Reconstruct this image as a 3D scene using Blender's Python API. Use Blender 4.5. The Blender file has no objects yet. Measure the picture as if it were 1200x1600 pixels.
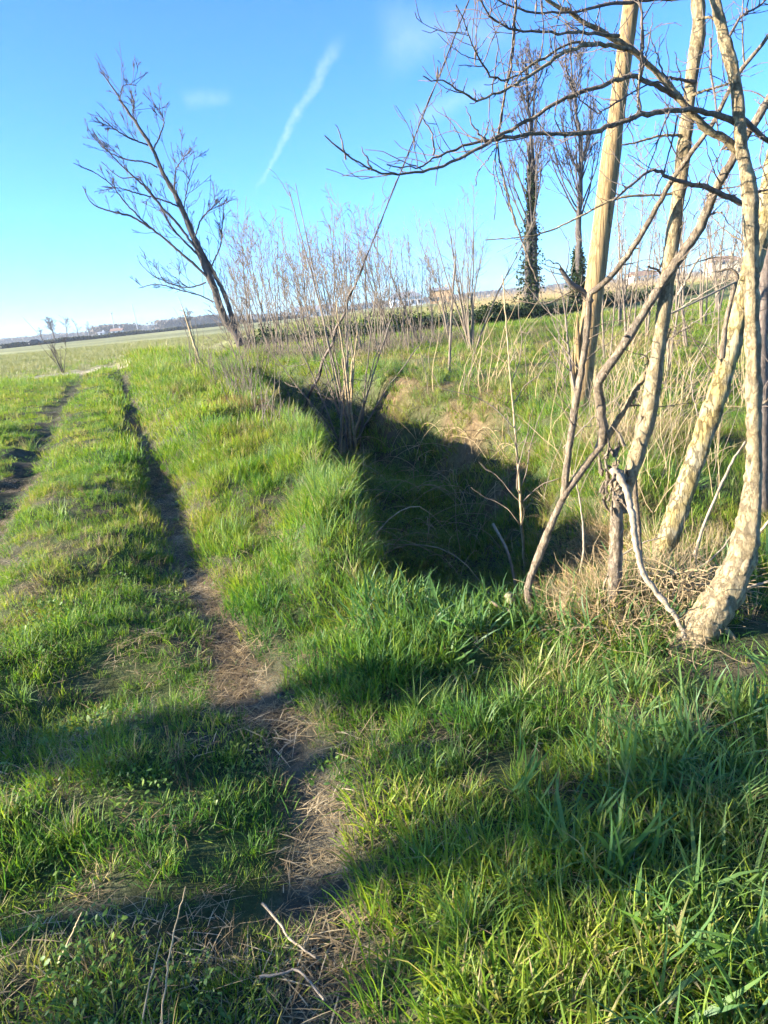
import bpy, math, random
import numpy as np
from mathutils import Matrix, Vector

# ------------------------------------------------------------------ camera, sky, sun, exposure
sc = bpy.context.scene
FPX, EYE = 1200.0, 1.6
PITCH, ROLL = math.radians(14.9), math.radians(5.5)
SUN_AZ, SUN_EL = -100.0, 18.0          # degrees; azimuth clockwise from +Y (the view direction)

cp, sp = math.cos(PITCH), math.sin(PITCH)
cr, sr = math.cos(ROLL), math.sin(ROLL)
Xv, Uv, Fv = Vector((1, 0, 0)), Vector((0, sp, cp)), Vector((0, cp, -sp))
camd = bpy.data.cameras.new('camera')
camd.sensor_fit = 'VERTICAL'
camd.sensor_height = 24.0
camd.lens = 24.0 * FPX / 1600.0
camd.clip_start, camd.clip_end = 0.05, 9000.0
cam = bpy.data.objects.new('camera', camd)
sc.collection.objects.link(cam)
rv, uv, bv = Xv * cr - Uv * sr, Xv * sr + Uv * cr, -Fv
cam.matrix_world = Matrix(((rv.x, uv.x, bv.x, 0), (rv.y, uv.y, bv.y, 0), (rv.z, uv.z, bv.z, EYE), (0, 0, 0, 1)))
sc.camera = cam

def ray(px, py):
    u, v = (px - 600) / FPX, -(py - 800) / FPX
    a, b = u * cr + v * sr, -u * sr + v * cr
    return np.array([a, cp + b * sp, -sp + b * cp])
def at(px, py, Y):                      # photograph direction -> point of the place at forward distance Y
    d = ray(px, py)
    return np.array([0, 0, EYE]) + d * (Y / d[1])

world = bpy.data.worlds.new('World')
sc.world = world
world.use_nodes = True
wn, wl = world.node_tree.nodes, world.node_tree.links
wn.clear()
w_out = wn.new('ShaderNodeOutputWorld')
w_bg = wn.new('ShaderNodeBackground')
w_bg.inputs['Strength'].default_value = 0.11
sky = wn.new('ShaderNodeTexSky')
sky.sky_type = 'NISHITA'
sky.sun_disc = False
sky.sun_elevation = math.radians(SUN_EL)
sky.sun_rotation = math.radians(SUN_AZ)
sky.altitude = 50
sky.air_density = 0.7
sky.dust_density = 0.5
sky.ozone_density = 4.0
def wmath(op, a, b=None, c=None):
    n = wn.new('ShaderNodeMath'); n.operation = op
    for i, v in enumerate((a, b, c)):
        if v is None: continue
        if isinstance(v, (int, float)): n.inputs[i].default_value = v
        else: wl.new(v, n.inputs[i])
    return n.outputs[0]
def wdot(vec_out, v):
    n = wn.new('ShaderNodeVectorMath'); n.operation = 'DOT_PRODUCT'
    wl.new(vec_out, n.inputs[0]); n.inputs[1].default_value = v
    return n.outputs['Value']
def wramp(v, a, b, lo=0.0, hi=1.0):
    n = wn.new('ShaderNodeMapRange'); n.interpolation_type = 'SMOOTHSTEP'
    wl.new(v, n.inputs['Value'])
    n.inputs['From Min'].default_value, n.inputs['From Max'].default_value = a, b
    n.inputs['To Min'].default_value, n.inputs['To Max'].default_value = lo, hi
    return n.outputs['Result']
tc = wn.new('ShaderNodeTexCoord')
def wnoise(scale, detail=5.0, rough=0.6):
    n = wn.new('ShaderNodeTexNoise'); n.inputs['Scale'].default_value = scale
    n.inputs['Detail'].default_value = detail; n.inputs['Roughness'].default_value = rough
    wl.new(tc.outputs['Generated'], n.inputs['Vector'])
    return n.outputs['Fac']
def streak(p0, p1, w0, w1, amount, nscale):      # a thin ice trail along a great circle of the sky
    a = ray(*p0); a /= np.linalg.norm(a); b = ray(*p1); b /= np.linalg.norm(b)
    n = np.cross(a, b); L = np.linalg.norm(n); n /= L
    t = np.cross(n, a)                           # from a towards b
    along = wmath('DIVIDE', wdot(tc.outputs['Generated'], tuple(t)), float(L))
    wob = wmath('MULTIPLY', wmath('SUBTRACT', wnoise(nscale), 0.5), w0 * 1.7)
    dist = wmath('ABSOLUTE', wmath('ADD', wdot(tc.outputs['Generated'], tuple(n)), wob))
    width = wmath('ADD', wmath('MULTIPLY', along, w1 - w0), w0)
    prof = wramp(wmath('DIVIDE', dist, width), 0.0, 1.0, 1.0, 0.0)
    ends = wmath('MULTIPLY', wramp(along, -0.06, 0.2), wramp(along, 0.8, 1.1, 1.0, 0.0))
    fib = wramp(wnoise(nscale * 2.5, 6.0, 0.7), 0.25, 0.75, 0.35, 1.0)
    return wmath('MULTIPLY', wmath('MULTIPLY', wmath('MULTIPLY', prof, ends), fib), amount)
m = streak((535, 58), (402, 292), 0.012, 0.0035, 0.21, 30.0)
m = wmath('MAXIMUM', m, streak((590, 60), (800, 40), 0.05, 0.03, 0.16, 6.0))
m = wmath('MAXIMUM', m, streak((640, 190), (780, 130), 0.022, 0.012, 0.14, 7.0))
m = wmath('MAXIMUM', m, streak((285, 162), (360, 150), 0.018, 0.012, 0.12, 12.0))
wmix = wn.new('ShaderNodeMixRGB')
wl.new(m, wmix.inputs['Fac'])
wtint = wn.new('ShaderNodeMixRGB'); wtint.blend_type = 'MULTIPLY'; wtint.inputs['Fac'].default_value = 1.0
wl.new(sky.outputs['Color'], wtint.inputs['Color1']); wtint.inputs['Color2'].default_value = (0.43, 0.68, 0.93, 1)
wl.new(wtint.outputs['Color'], wmix.inputs['Color1'])
wmix.inputs['Color2'].default_value = (3.4, 3.7, 3.9, 1)
wl.new(wmix.outputs['Color'], w_bg.inputs['Color'])
wl.new(w_bg.outputs['Background'], w_out.inputs['Surface'])

sund = bpy.data.lights.new('sun', 'SUN')
sund.energy = 5.0
sund.angle = math.radians(0.55)
sund.color = (1.0, 0.90, 0.74)
sun = bpy.data.objects.new('sun', sund)
sc.collection.objects.link(sun)
az, el = math.radians(SUN_AZ), math.radians(SUN_EL)
SUNV = Vector((math.sin(az) * math.cos(el), math.cos(az) * math.cos(el), math.sin(el)))
sun.rotation_euler = SUNV.to_track_quat('Z', 'Y').to_euler()
sun.location = SUNV * 60

sc.view_settings.view_transform = 'Standard'
sc.view_settings.look = 'None'
sc.view_settings.gamma = 1.0
sc.view_settings.use_curve_mapping = False
sc.view_settings.exposure = 2.25
sc.render.engine = 'CYCLES'
sc.cycles.use_denoising = True
sc.cycles.use_adaptive_sampling = True
sc.cycles.adaptive_threshold = 0.025
sc.cycles.adaptive_min_samples = 24
sc.cycles.max_bounces = 4
sc.cycles.diffuse_bounces = 2
sc.cycles.transmission_bounces = 2
sc.cycles.transparent_max_bounces = 8
sc.cycles.volume_bounces = 0
sc.cycles.caustics_reflective = False
sc.cycles.caustics_refractive = False

rng = np.random.default_rng(7)
random.seed(7)
COL = sc.collection

# ------------------------------------------------------------------ helpers: tags, materials, meshes
def tag(o, label=None, cat=None, group=None, kind=None):
    if label: o['label'] = label
    if cat: o['category'] = cat
    if group: o['group'] = group
    if kind: o['kind'] = kind
    return o
def empty(name, loc):
    o = bpy.data.objects.new(name, None)
    o.empty_display_size = 0.2
    o.location = tuple(float(v) for v in loc)
    COL.objects.link(o)
    return o
def link(name, me, parent=None, mat=None):
    o = bpy.data.objects.new(name, me)
    COL.objects.link(o)
    if name in ('twigs', 'stalks', 'brown_stalks', 'vine_tendril', 'torn_bark', 'ivy', 'crown', 'root_burr'): o['kind'] = 'stuff'
    if mat is not None and not me.materials: me.materials.append(mat)
    if parent is not None:
        o.parent = parent
        o.matrix_parent_inverse = Matrix.Translation(-Vector(parent.location)) if parent.parent is None else Matrix.Identity(4)
    return o
def mesh_from(name, V, F, smooth=True, attr=None):
    """V (n,3), F: quads (m,4) or tris (m,3)"""
    V = np.asarray(V, np.float32); F = np.asarray(F, np.int32)
    me = bpy.data.meshes.new(name)
    k = F.shape[1]
    me.vertices.add(len(V)); me.vertices.foreach_set('co', V.ravel())
    me.loops.add(F.size); me.loops.foreach_set('vertex_index', F.ravel())
    me.polygons.add(len(F))
    me.polygons.foreach_set('loop_start', np.arange(0, F.size, k, dtype=np.int32))
    me.polygons.foreach_set('loop_total', np.full(len(F), k, np.int32))
    if smooth: me.polygons.foreach_set('use_smooth', np.ones(len(F), bool))
    me.update(calc_edges=True)
    if attr:
        for an, data in attr.items():
            data = np.asarray(data, np.float32)
            if data.ndim == 1:
                a = me.attributes.new(an, 'FLOAT', 'POINT'); a.data.foreach_set('value', data)
            else:
                a = me.attributes.new(an, 'FLOAT_COLOR', 'POINT')
                a.data.foreach_set('color', np.c_[data, np.ones(len(data))].astype(np.float32).ravel())
    return me
def mesh_py(name, V, F):
    me = bpy.data.meshes.new(name); me.from_pydata([tuple(map(float, v)) for v in V], [], F); me.update()
    return me

def new_mat(name):
    m = bpy.data.materials.new(name); m.use_nodes = True
    nt = m.node_tree
    for n in list(nt.nodes):
        if n.type not in ('OUTPUT_MATERIAL', 'BSDF_PRINCIPLED'): nt.nodes.remove(n)
    return m, nt, nt.nodes['Principled BSDF'], nt.nodes['Material Output']
def bark_mat(name, c1, c2, c3=None, scale=22.0, stretch=(1, 1, 0.25), bump=0.5, rough=0.85, crack=0, spots=0, cdark=.72):
    m, nt, b, out = new_mat(name)
    t = nt.nodes.new('ShaderNodeTexCoord'); mp = nt.nodes.new('ShaderNodeMapping')
    mp.inputs['Scale'].default_value = stretch
    nt.links.new(t.outputs['Object'], mp.inputs['Vector'])
    n1 = nt.nodes.new('ShaderNodeTexNoise'); n1.inputs['Scale'].default_value = scale
    n1.inputs['Detail'].default_value = 9; n1.inputs['Roughness'].default_value = 0.72
    nt.links.new(mp.outputs['Vector'], n1.inputs['Vector'])
    rp = nt.nodes.new('ShaderNodeValToRGB')
    rp.color_ramp.elements[0].position = 0.36; rp.color_ramp.elements[0].color = (*c1, 1)
    rp.color_ramp.elements[1].position = 0.62; rp.color_ramp.elements[1].color = (*c2, 1)
    nt.links.new(n1.outputs['Fac'], rp.inputs['Fac'])
    col = rp.outputs['Color']
    if c3:
        n2 = nt.nodes.new('ShaderNodeTexNoise'); n2.inputs['Scale'].default_value = scale * 0.3
        n2.inputs['Detail'].default_value = 4
        nt.links.new(t.outputs['Object'], n2.inputs['Vector'])
        mr = nt.nodes.new('ShaderNodeMapRange'); mr.inputs['From Min'].default_value = 0.46; mr.inputs['From Max'].default_value = 0.62
        nt.links.new(n2.outputs['Fac'], mr.inputs['Value'])
        mx = nt.nodes.new('ShaderNodeMixRGB'); nt.links.new(mr.outputs['Result'], mx.inputs['Fac'])
        nt.links.new(col, mx.inputs['Color1']); mx.inputs['Color2'].default_value = (*c3, 1)
        col = mx.outputs['Color']
    hgt = n1.outputs['Fac']
    if crack:
        vo = nt.nodes.new('ShaderNodeTexVoronoi'); vo.feature = 'DISTANCE_TO_EDGE'; vo.inputs['Scale'].default_value = crack
        wp = nt.nodes.new('ShaderNodeMixRGB'); wp.inputs['Fac'].default_value = .08
        nt.links.new(mp.outputs['Vector'], wp.inputs['Color1']); nt.links.new(n1.outputs['Color'], wp.inputs['Color2']); nt.links.new(wp.outputs['Color'], vo.inputs['Vector'])
        cm = nt.nodes.new('ShaderNodeMapRange'); cm.inputs['From Max'].default_value = .10; cm.inputs['To Min'].default_value = cdark; nt.links.new(vo.outputs['Distance'], cm.inputs['Value'])
        vm = nt.nodes.new('ShaderNodeVectorMath'); vm.operation = 'SCALE'; nt.links.new(col, vm.inputs[0]); nt.links.new(cm.outputs['Result'], vm.inputs['Scale']); col = vm.outputs['Vector']
        hm = nt.nodes.new('ShaderNodeMath'); hm.operation = 'MULTIPLY_ADD'; nt.links.new(cm.outputs['Result'], hm.inputs[0]); hm.inputs[1].default_value = .8; nt.links.new(n1.outputs['Fac'], hm.inputs[2]); hgt = hm.outputs[0]
    if spots:
        ns = nt.nodes.new('ShaderNodeTexNoise'); ns.inputs['Scale'].default_value = spots; ns.inputs['Detail'].default_value = 3; nt.links.new(t.outputs['Object'], ns.inputs['Vector'])
        sm = nt.nodes.new('ShaderNodeMapRange'); sm.inputs['From Min'].default_value = .60; sm.inputs['From Max'].default_value = .70; sm.inputs['To Min'].default_value = 1.0; sm.inputs['To Max'].default_value = .6; nt.links.new(ns.outputs['Fac'], sm.inputs['Value'])
        vm = nt.nodes.new('ShaderNodeVectorMath'); vm.operation = 'SCALE'; nt.links.new(col, vm.inputs[0]); nt.links.new(sm.outputs['Result'], vm.inputs['Scale']); col = vm.outputs['Vector']
    nt.links.new(col, b.inputs['Base Color'])
    b.inputs['Roughness'].default_value = rough
    b.inputs['Specular IOR Level'].default_value = 0.2
    bp = nt.nodes.new('ShaderNodeBump'); bp.inputs['Strength'].default_value = bump; bp.inputs['Distance'].default_value = 0.012
    nt.links.new(hgt, bp.inputs['Height']); nt.links.new(bp.outputs['Normal'], b.inputs['Normal'])
    return m
def plain_mat(name, c, rough=0.8, var=0.15, scale=3.0, metallic=0.0):
    m, nt, b, out = new_mat(name)
    t = nt.nodes.new('ShaderNodeTexCoord')
    n1 = nt.nodes.new('ShaderNodeTexNoise'); n1.inputs['Scale'].default_value = scale; n1.inputs['Detail'].default_value = 5
    nt.links.new(t.outputs['Object'], n1.inputs['Vector'])
    rp = nt.nodes.new('ShaderNodeValToRGB')
    rp.color_ramp.elements[0].position = 0.3; rp.color_ramp.elements[0].color = (*[x * (1 - var) for x in c], 1)
    rp.color_ramp.elements[1].position = 0.7; rp.color_ramp.elements[1].color = (*[min(1, x * (1 + var)) for x in c], 1)
    nt.links.new(n1.outputs['Fac'], rp.inputs['Fac']); nt.links.new(rp.outputs['Color'], b.inputs['Base Color'])
    b.inputs['Roughness'].default_value = rough; b.inputs['Metallic'].default_value = metallic
    return m
def blade_mat(name, stops, transl=0.35, rough=0.5, spec=0.35):
    """leaf colour: instance attribute 'tint' picks a colour along the ramp, 'Col' varies blade by blade"""
    m, nt, b, out = new_mat(name)
    ti = nt.nodes.new('ShaderNodeAttribute'); ti.attribute_type = 'INSTANCER'; ti.attribute_name = 'tint'
    vc = nt.nodes.new('ShaderNodeAttribute'); vc.attribute_type = 'GEOMETRY'; vc.attribute_name = 'var'
    ad = nt.nodes.new('ShaderNodeMath'); ad.operation = 'ADD'
    nt.links.new(ti.outputs['Fac'], ad.inputs[0]); nt.links.new(vc.outputs['Fac'], ad.inputs[1])
    rp = nt.nodes.new('ShaderNodeValToRGB')
    els = rp.color_ramp.elements
    els[0].position, els[0].color = stops[0][0], (*stops[0][1], 1)
    els[1].position, els[1].color = stops[-1][0], (*stops[-1][1], 1)
    for p, c in stops[1:-1]:
        e = els.new(p); e.color = (*c, 1)
    nt.links.new(ad.outputs[0], rp.inputs['Fac'])
    nt.links.new(rp.outputs['Color'], b.inputs['Base Color'])
    b.inputs['Roughness'].default_value = rough; b.inputs['Specular IOR Level'].default_value = spec
    tr = nt.nodes.new('ShaderNodeBsdfTranslucent')
    hs = nt.nodes.new('ShaderNodeMixRGB'); hs.blend_type = 'MULTIPLY'; hs.inputs['Fac'].default_value = 1
    nt.links.new(rp.outputs['Color'], hs.inputs['Color1']); hs.inputs['Color2'].default_value = (1.2, 1.3, 0.6, 1)
    nt.links.new(hs.outputs['Color'], tr.inputs['Color'])
    mx = nt.nodes.new('ShaderNodeMixShader'); mx.inputs['Fac'].default_value = transl
    nt.links.new(b.outputs['BSDF'], mx.inputs[1]); nt.links.new(tr.outputs['BSDF'], mx.inputs[2])
    nt.links.new(mx.outputs['Shader'], out.inputs['Surface'])
    return m

# ------------------------------------------------------------------ tubes (stems, branches, wires)
def frames(P):
    T = np.gradient(P, axis=0); T /= np.linalg.norm(T, axis=1)[:, None] + 1e-9
    ref = np.array([0.31, 0.83, 0.46]) if abs(T[:, 2]).mean() > 0.75 else np.array([0.12, 0.2, 0.97])
    N = np.cross(T, ref); N /= np.linalg.norm(N, axis=1)[:, None] + 1e-9
    return T, N, np.cross(T, N)
class Tubes:
    def __init__(self): self.V, self.F, self.n = [], [], 0
    def add(self, P, R, k=5, rough=0.0, cap=False, ridge=0.0):
        P = np.asarray(P, float); R = np.asarray(R, float); n = len(P)
        T, N, B = frames(P)
        a = np.arange(k) * 2 * math.pi / k
        rr = R[:, None] * (1 + (rough * rng.normal(size=(n, k)) if rough else 0))
        if ridge:
            s_ = np.linspace(0, 1, n)[:, None]; ph_ = rng.random(3) * 6.28
            rr = rr * (1 + ridge * (np.sin(4 * a[None] + ph_[0] + 9 * s_) + .7 * np.sin(7 * a[None] + ph_[1] - 14 * s_) + .6 * np.sin(2 * a[None] + ph_[2] + 31 * s_)))
        ring = P[:, None, :] + rr[..., None] * (np.cos(a)[None, :, None] * N[:, None, :] + np.sin(a)[None, :, None] * B[:, None, :])
        self.V.append(ring.reshape(-1, 3))
        i = np.arange(n - 1)[:, None] * k; j = np.arange(k)[None, :]; j2 = (j + 1) % k
        q = np.stack([i + j, i + j2, i + k + j2, i + k + j], -1).reshape(-1, 4) + self.n
        self.F.append(q); self.n += n * k
        if cap:
            for e, base in ((0, 0), (n - 1, (n - 1) * k)):
                c = self.n; self.V.append((P[e] + (T[e] * R[e] * (0.35 if e else -0.35)))[None]); self.n += 1
                s = self.n - 1 - n * k - (1 if e else 0)
                for jj in range(k):
                    self.F.append(np.array([[s + base + jj, s + base + (jj + 1) % k, c, c]]))
    def ok(self): return self.n > 0
    def mesh(self, name):
        F = np.concatenate(self.F)
        V = np.concatenate(self.V)
        deg = F[:, 2] == F[:, 3]
        if deg.any():
            Fl = [list(map(int, f)) if f[2] != f[3] else [int(f[0]), int(f[1]), int(f[2])] for f in F]
            me = bpy.data.meshes.new(name); me.from_pydata(V.tolist(), [], Fl)
            me.polygons.foreach_set('use_smooth', np.ones(len(Fl), bool)); me.update(); return me
        return mesh_from(name, V, F)
    def build(self, name, mat, parent=None): return link(name, self.mesh(name), parent, mat)
def spline(P, n):
    P = np.asarray(P, float)
    d = np.r_[0, np.cumsum(np.linalg.norm(np.diff(P, axis=0), axis=1))]
    t = np.linspace(0, d[-1], n)
    Q = np.vstack([2 * P[0] - P[1], P, 2 * P[-1] - P[-2]])
    seg = np.clip(np.searchsorted(d, t, 'right') - 1, 0, len(P) - 2)
    u = ((t - d[seg]) / (d[seg + 1] - d[seg] + 1e-9))[:, None]
    a, b, c, e = Q[seg], Q[seg + 1], Q[seg + 2], Q[seg + 3]
    return 0.5 * ((2 * b) + (-a + c) * u + (2 * a - 5 * b + 4 * c - e) * u ** 2 + (-a + 3 * b - 3 * c + e) * u ** 3)
def unit(v): return v / (np.linalg.norm(v) + 1e-9)
def grow(out, p, d, L, r, lvl, S):
    """recursive bare branching; out[lvl] collects (points, radii)"""
    n = S['seg'][lvl]; pts = [p]; dirs = [unit(d)]
    step = L / n
    for i in range(n):
        dd = unit(dirs[-1] + rng.normal(size=3) * S['wob'][lvl] + np.array([0, 0, S['up'][lvl]]))
        dirs.append(dd); pts.append(pts[-1] + dd * step)
    pts = np.array(pts); tt = np.linspace(0, 1, n + 1)
    rad = r * (1 - tt * (1 - S.get('tip', 0.25)))
    out[lvl].append((pts, np.maximum(rad, S.get('rmin', 0.001))))
    if lvl + 1 < len(S['seg']):
        for _ in range(int(rng.poisson(S['n'][lvl]))):
            t = S['t0'][lvl] + (1 - S['t0'][lvl]) * rng.random() ** 0.85
            i = min(int(t * n), n - 1); f = t * n - i
            q = pts[i] * (1 - f) + pts[i + 1] * f
            side = rng.normal(size=3); side -= dirs[i] * side.dot(dirs[i]); side = unit(side)
            a = S['ang'][lvl] * (0.7 + 0.6 * rng.random())
            grow(out, q, dirs[i] * math.cos(a) + side * math.sin(a), L * S['lr'][lvl] * (0.55 + 0.6 * rng.random()) * (1.15 - 0.6 * t),
                 max(rad[i] * S.get('rr', 0.55), S.get('rmin', 0.001)), lvl + 1, S)

# ------------------------------------------------------------------ terrain
_lat = np.random.default_rng(3).random((256, 256))
def vnoise(x, y, s):
    x = np.asarray(x, float) / s + 91.3; y = np.asarray(y, float) / s + 37.7
    xi, yi = np.floor(x).astype(int), np.floor(y).astype(int)
    fx, fy = x - xi, y - yi; fx = fx * fx * (3 - 2 * fx); fy = fy * fy * (3 - 2 * fy)
    g = lambda i, j: _lat[i & 255, j & 255]
    return (g(xi, yi) * (1 - fx) + g(xi + 1, yi) * fx) * (1 - fy) + (g(xi, yi + 1) * (1 - fx) + g(xi + 1, yi + 1) * fx) * fy - 0.5
def sst(a, b, x):
    t = np.clip((np.asarray(x, float) - a) / (b - a), 0, 1); return t * t * (3 - 2 * t)
def rutx(y): return np.interp(y, [-5, 1, 1.85, 2.5, 3.34, 4.58, 6.73, 9.62, 15.1, 28.5, 38, 60], [0.2, -.28, -.32, -.44, -.77, -1.21, -1.92, -2.88, -4.75, -8.98, -12, -20])
def leftrim(y): return np.interp(y, [3, 4.2, 5.35, 7.1, 9.1, 12.4, 17, 25, 36, 46, 60], [.1, -.05, -.22, -.52, -.7, -1.75, -2.9, -5.5, -9.5, -13, -18])
def rightrim(y): return np.interp(y, [3, 4.5, 5.5, 6.65, 8.5, 10, 10.8, 11.6, 12.5, 14, 16.7, 19, 25, 33, 41, 60], [1.7, 1.65, 1.65, 1.8, 2.1, 2.3, 2.25, 1.7, 1.0, .3, -.6, -1.3, -3.4, -6.2, -9.0, -15])
def stepy(x): return np.interp(x, [-30, -14, -6, 1.6, 6.3, 13.5, 40, 100, 400], [90, 60, 44, 42, 46, 55, 84, 150, 500])
def ditch_s(x, y): return (x - leftrim(y)) / (rightrim(y) - leftrim(y))
def height(x, y, rough=True):
    x = np.asarray(x, float); y = np.asarray(y, float)
    R = rutx(y); near = 1 - sst(40, 60, y)
    z = 0.02 * vnoise(x, y, 9.0) * 6 * sst(6, 30, y)
    dr, dl = x - R, x - (R - 1.6)
    z = z - (0.05 + .12 * sst(4, 8, y)) * np.exp(-(dr / (.17 + .004 * np.clip(y, 0, 30))) ** 2) * near - 0.09 * np.exp(-(dl / (.18 + .004 * np.clip(y, 0, 30))) ** 2) * near * sst(3, 7, y)
    z = z + 0.13 * np.exp(-(np.abs(x - (R - .8)) / .5) ** 3) * near * sst(3, 6, y)
    bank = np.interp(y, [2.5, 4, 5.2, 9, 13, 20, 30, 40, 60], [0, .06, .14, .27, .42, .56, .66, .5, 0])
    bank = bank * sst(R + .12, R + .8, x)
    plat = np.interp(y, [2, 5, 9, 14, 22, 32, 45], [.05, .08, .12, .2, .25, .15, 0.05])
    s = ditch_s(x, y)
    side = sst(.3, .85, s)
    z = z + bank * (1 - side) + plat * side
    D = np.interp(y, [3, 8, 12, 20, 35, 50, 58], [1.5, 1.5, 1.3, 1.0, .8, .5, 0]) * sst(3.7, 4.9, y + 0.3 * vnoise(x, y, .6))
    sl = np.interp(y, [4, 9, 14], [.20, .22, .3])
    sw = s + 0.10 * vnoise(x, y, .9) * (1 + 0 * x)
    prof = sst(-.04, sl * .72, sw) * (1 - sst(.58, 1.05, sw))
    z = z - D * prof
    hump = sst(.8, 1.0, s) * (1 - sst(1.1, 1.7, s)) * sst(7, 10, y) * (1 - sst(25, 40, y))
    z = z + hump * (.10 + .35 * vnoise(x, y, 1.6))
    st = sst(0, 1.5, y - stepy(x) + 1.2 * vnoise(x, y, 3.0)) * sst(-13, -5, x)
    z = z + .85 * st
    # low swell of soil on the left of the track
    z = z + .10 * sst(1.9, 3.2, R - x) * sst(9, 14, y) * (1 - sst(26, 34, y)) * (0.6 + vnoise(x, y, 2.5))
    z = z + .17 * np.exp(-(((x + .28) / .26) ** 2 + ((y - 4.95) / .5) ** 2)) + .12 * np.exp(-(((x + .62) / .3) ** 2 + ((y - 7.3) / .7) ** 2))
    if rough:
        hb = sst(.25, .6, dr) * (1 - sst(-.02, .10, s)) * sst(2.6, 3.6, y) * (1 - sst(16, 24, y)) + .18 * sst(.3, .5, -dr) * sst(.2, .45, dl) * (1 - sst(14, 22, y))
        z = z + hb * .30 * np.maximum(vnoise(x + 2, y, .62), -.12) + hb * .12 * vnoise(x, y + 4, .33)
        rut = np.exp(-(dr / .28) ** 2) * near
        z = z + (0.15 * vnoise(x, y, .75) + 0.09 * vnoise(x + 3, y, .4) + 0.04 * vnoise(x + 5, y, .2)) * (1 - .75 * rut) * (1 - sst(12, 34, y) * .75)
    return z

def masks(x, y):
    R = rutx(y); s = ditch_s(x, y); near = 1 - sst(34, 46, y)
    wob = .10 * vnoise(x, y, .35) + .12 * vnoise(x, y, 1.1)
    w = np.interp(y, [1, 2.4, 4, 5, 7, 9, 20, 30], [.12, .10, .11, .12, .12, .15, .24, .30])
    path = (1 - sst(w * .6, w * 1.7, np.abs(x - R - .02 + wob * .7))) * near
    path = path * np.interp(y, [0, 2, 30, 36], [1, 1, .9, .3])
    lrut = (1 - sst(.12 + .004 * np.clip(y, 0, 30), .30 + .006 * np.clip(y, 0, 30), np.abs(x - R + 1.6 + wob * .7))) * near * .95
    ditch = sst(-.02, .12, s) * (1 - sst(.52, .8, s + .25 * vnoise(x, y, .8))) * sst(4.1, 5.0, y) * (1 - sst(45, 58, y))
    field = sst(33, 40, y) * np.where(x < -6, 1, 0) + sst(0, 3, y - stepy(x)) * np.where(x >= -6, 1, 0)
    plateau = sst(1.0, 1.25, s) * sst(6, 9, y) * (1 - field)
    return path, lrut, ditch, np.clip(field, 0, 1), plateau, s

BARE_SPOTS = [(1.43, 11.5, 0.55, 0.5), (0.45, 13.38, 0.4, 0.5), (1.55, 9.42, 0.35, 0.5), (1.13, 12.87, 0.35, 0.4), (-1.45, 10.59, 0.25, 0.4)]
def bare(x, y):
    return np.clip(sum(1.3 * np.exp(-(((x - a) / r1) ** 2 + ((y - b) / r2) ** 2)) for a, b, r1, r2 in BARE_SPOTS) * (1 + 1.6 * vnoise(x, y, .3)), 0, 1)

def axis(lo, hi, fine, x0, g):
    out = [x0]; st = fine
    while out[-1] < hi: out.append(out[-1] + st); st = fine if abs(out[-1]) < 3.0 and hi < 5000 and out[-1] < 9 else st * g
    a = [x0]; st = fine
    while a[-1] > lo: a.append(a[-1] - st); st = fine if abs(a[-1]) < 4 else st * g
    return np.array(a[::-1][:-1] + out)
gx = axis(-3500, 3500, .055, 0.0, 1.045)
gy = axis(-60, 4500, .055, 1.0, 1.032)
GX, GY = np.meshgrid(gx, gy)
GZ = height(GX, GY)
nx, ny = len(gx), len(gy)
i = np.arange(ny - 1)[:, None] * nx; j = np.arange(nx - 1)[None, :]
GF = np.stack([i + j, i + j + 1, i + nx + j + 1, i + nx + j], -1).reshape(-1, 4)
path, lrut, ditch, field, plateau, s_ = masks(GX, GY)
SOIL, DRYC, GRN = np.array([.072, .059, .045]), np.array([.27, .20, .105]), np.array([.055, .085, .02])
FIELD, OLIVE = np.array([.27, .265, .12]), np.array([.12, .14, .045])
def mixc(c, d, w): return c * (1 - w[..., None]) + d * w[..., None]
gc = np.broadcast_to(GRN, GX.shape + (3,)).copy() * (0.75 + .5 * (vnoise(GX, GY, .4) + .5))[..., None]
gc = mixc(gc, SOIL, np.clip(.45 + vnoise(GX, GY, .3), 0, 1) * (1 - sst(18, 40, GY)))
gc = mixc(gc, OLIVE, plateau * .7)
gc = mixc(gc, FIELD, field * (.8 + .2 * vnoise(GX, GY, 14)))
rows = (vnoise(GX * .15, GY, 2.2) + vnoise(GX, GY, 25.)) * field * sst(30, 50, GY)
gc = gc * (1 + .5 * rows)[..., None]
gc = mixc(gc, SOIL * 1.6, np.clip(path * (.8 + .3 * vnoise(GX, GY, .2)), 0, 1))
gc = mixc(gc, SOIL, lrut * .6)
gc = mixc(gc, SOIL * 1.2, ditch * .75)
gc = mixc(gc, np.array([.165, .11, .062]), bare(GX, GY) * .8)
sand = np.exp(-(((GX + 12.2) / 3.6) ** 2 + ((GY - 37.0 - .25 * (GX + 12.2)) / 2.4) ** 2))
gc = mixc(gc, np.array([.42, .36, .25]), np.clip(sand * 1.3, 0, .95))
me = mesh_from('ground', np.c_[GX.ravel(), GY.ravel(), GZ.ravel()], GF, attr={'Col': gc.reshape(-1, 3)})
m, nt, b, out = new_mat('ground soil and turf')
va = nt.nodes.new('ShaderNodeAttribute'); va.attribute_name = 'Col'
t = nt.nodes.new('ShaderNodeTexCoord')
def gnoise(sc_, det=6):
    n = nt.nodes.new('ShaderNodeTexNoise'); n.inputs['Scale'].default_value = sc_; n.inputs['Detail'].default_value = det
    n.inputs['Roughness'].default_value = .65; nt.links.new(t.outputs['Object'], n.inputs['Vector']); return n.outputs['Fac']
n1, n2 = gnoise(14, 8), gnoise(.8, 6)
mr = nt.nodes.new('ShaderNodeMapRange'); nt.links.new(n1, mr.inputs['Value'])
mr.inputs['From Min'].default_value, mr.inputs['From Max'].default_value = .3, .7
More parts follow.
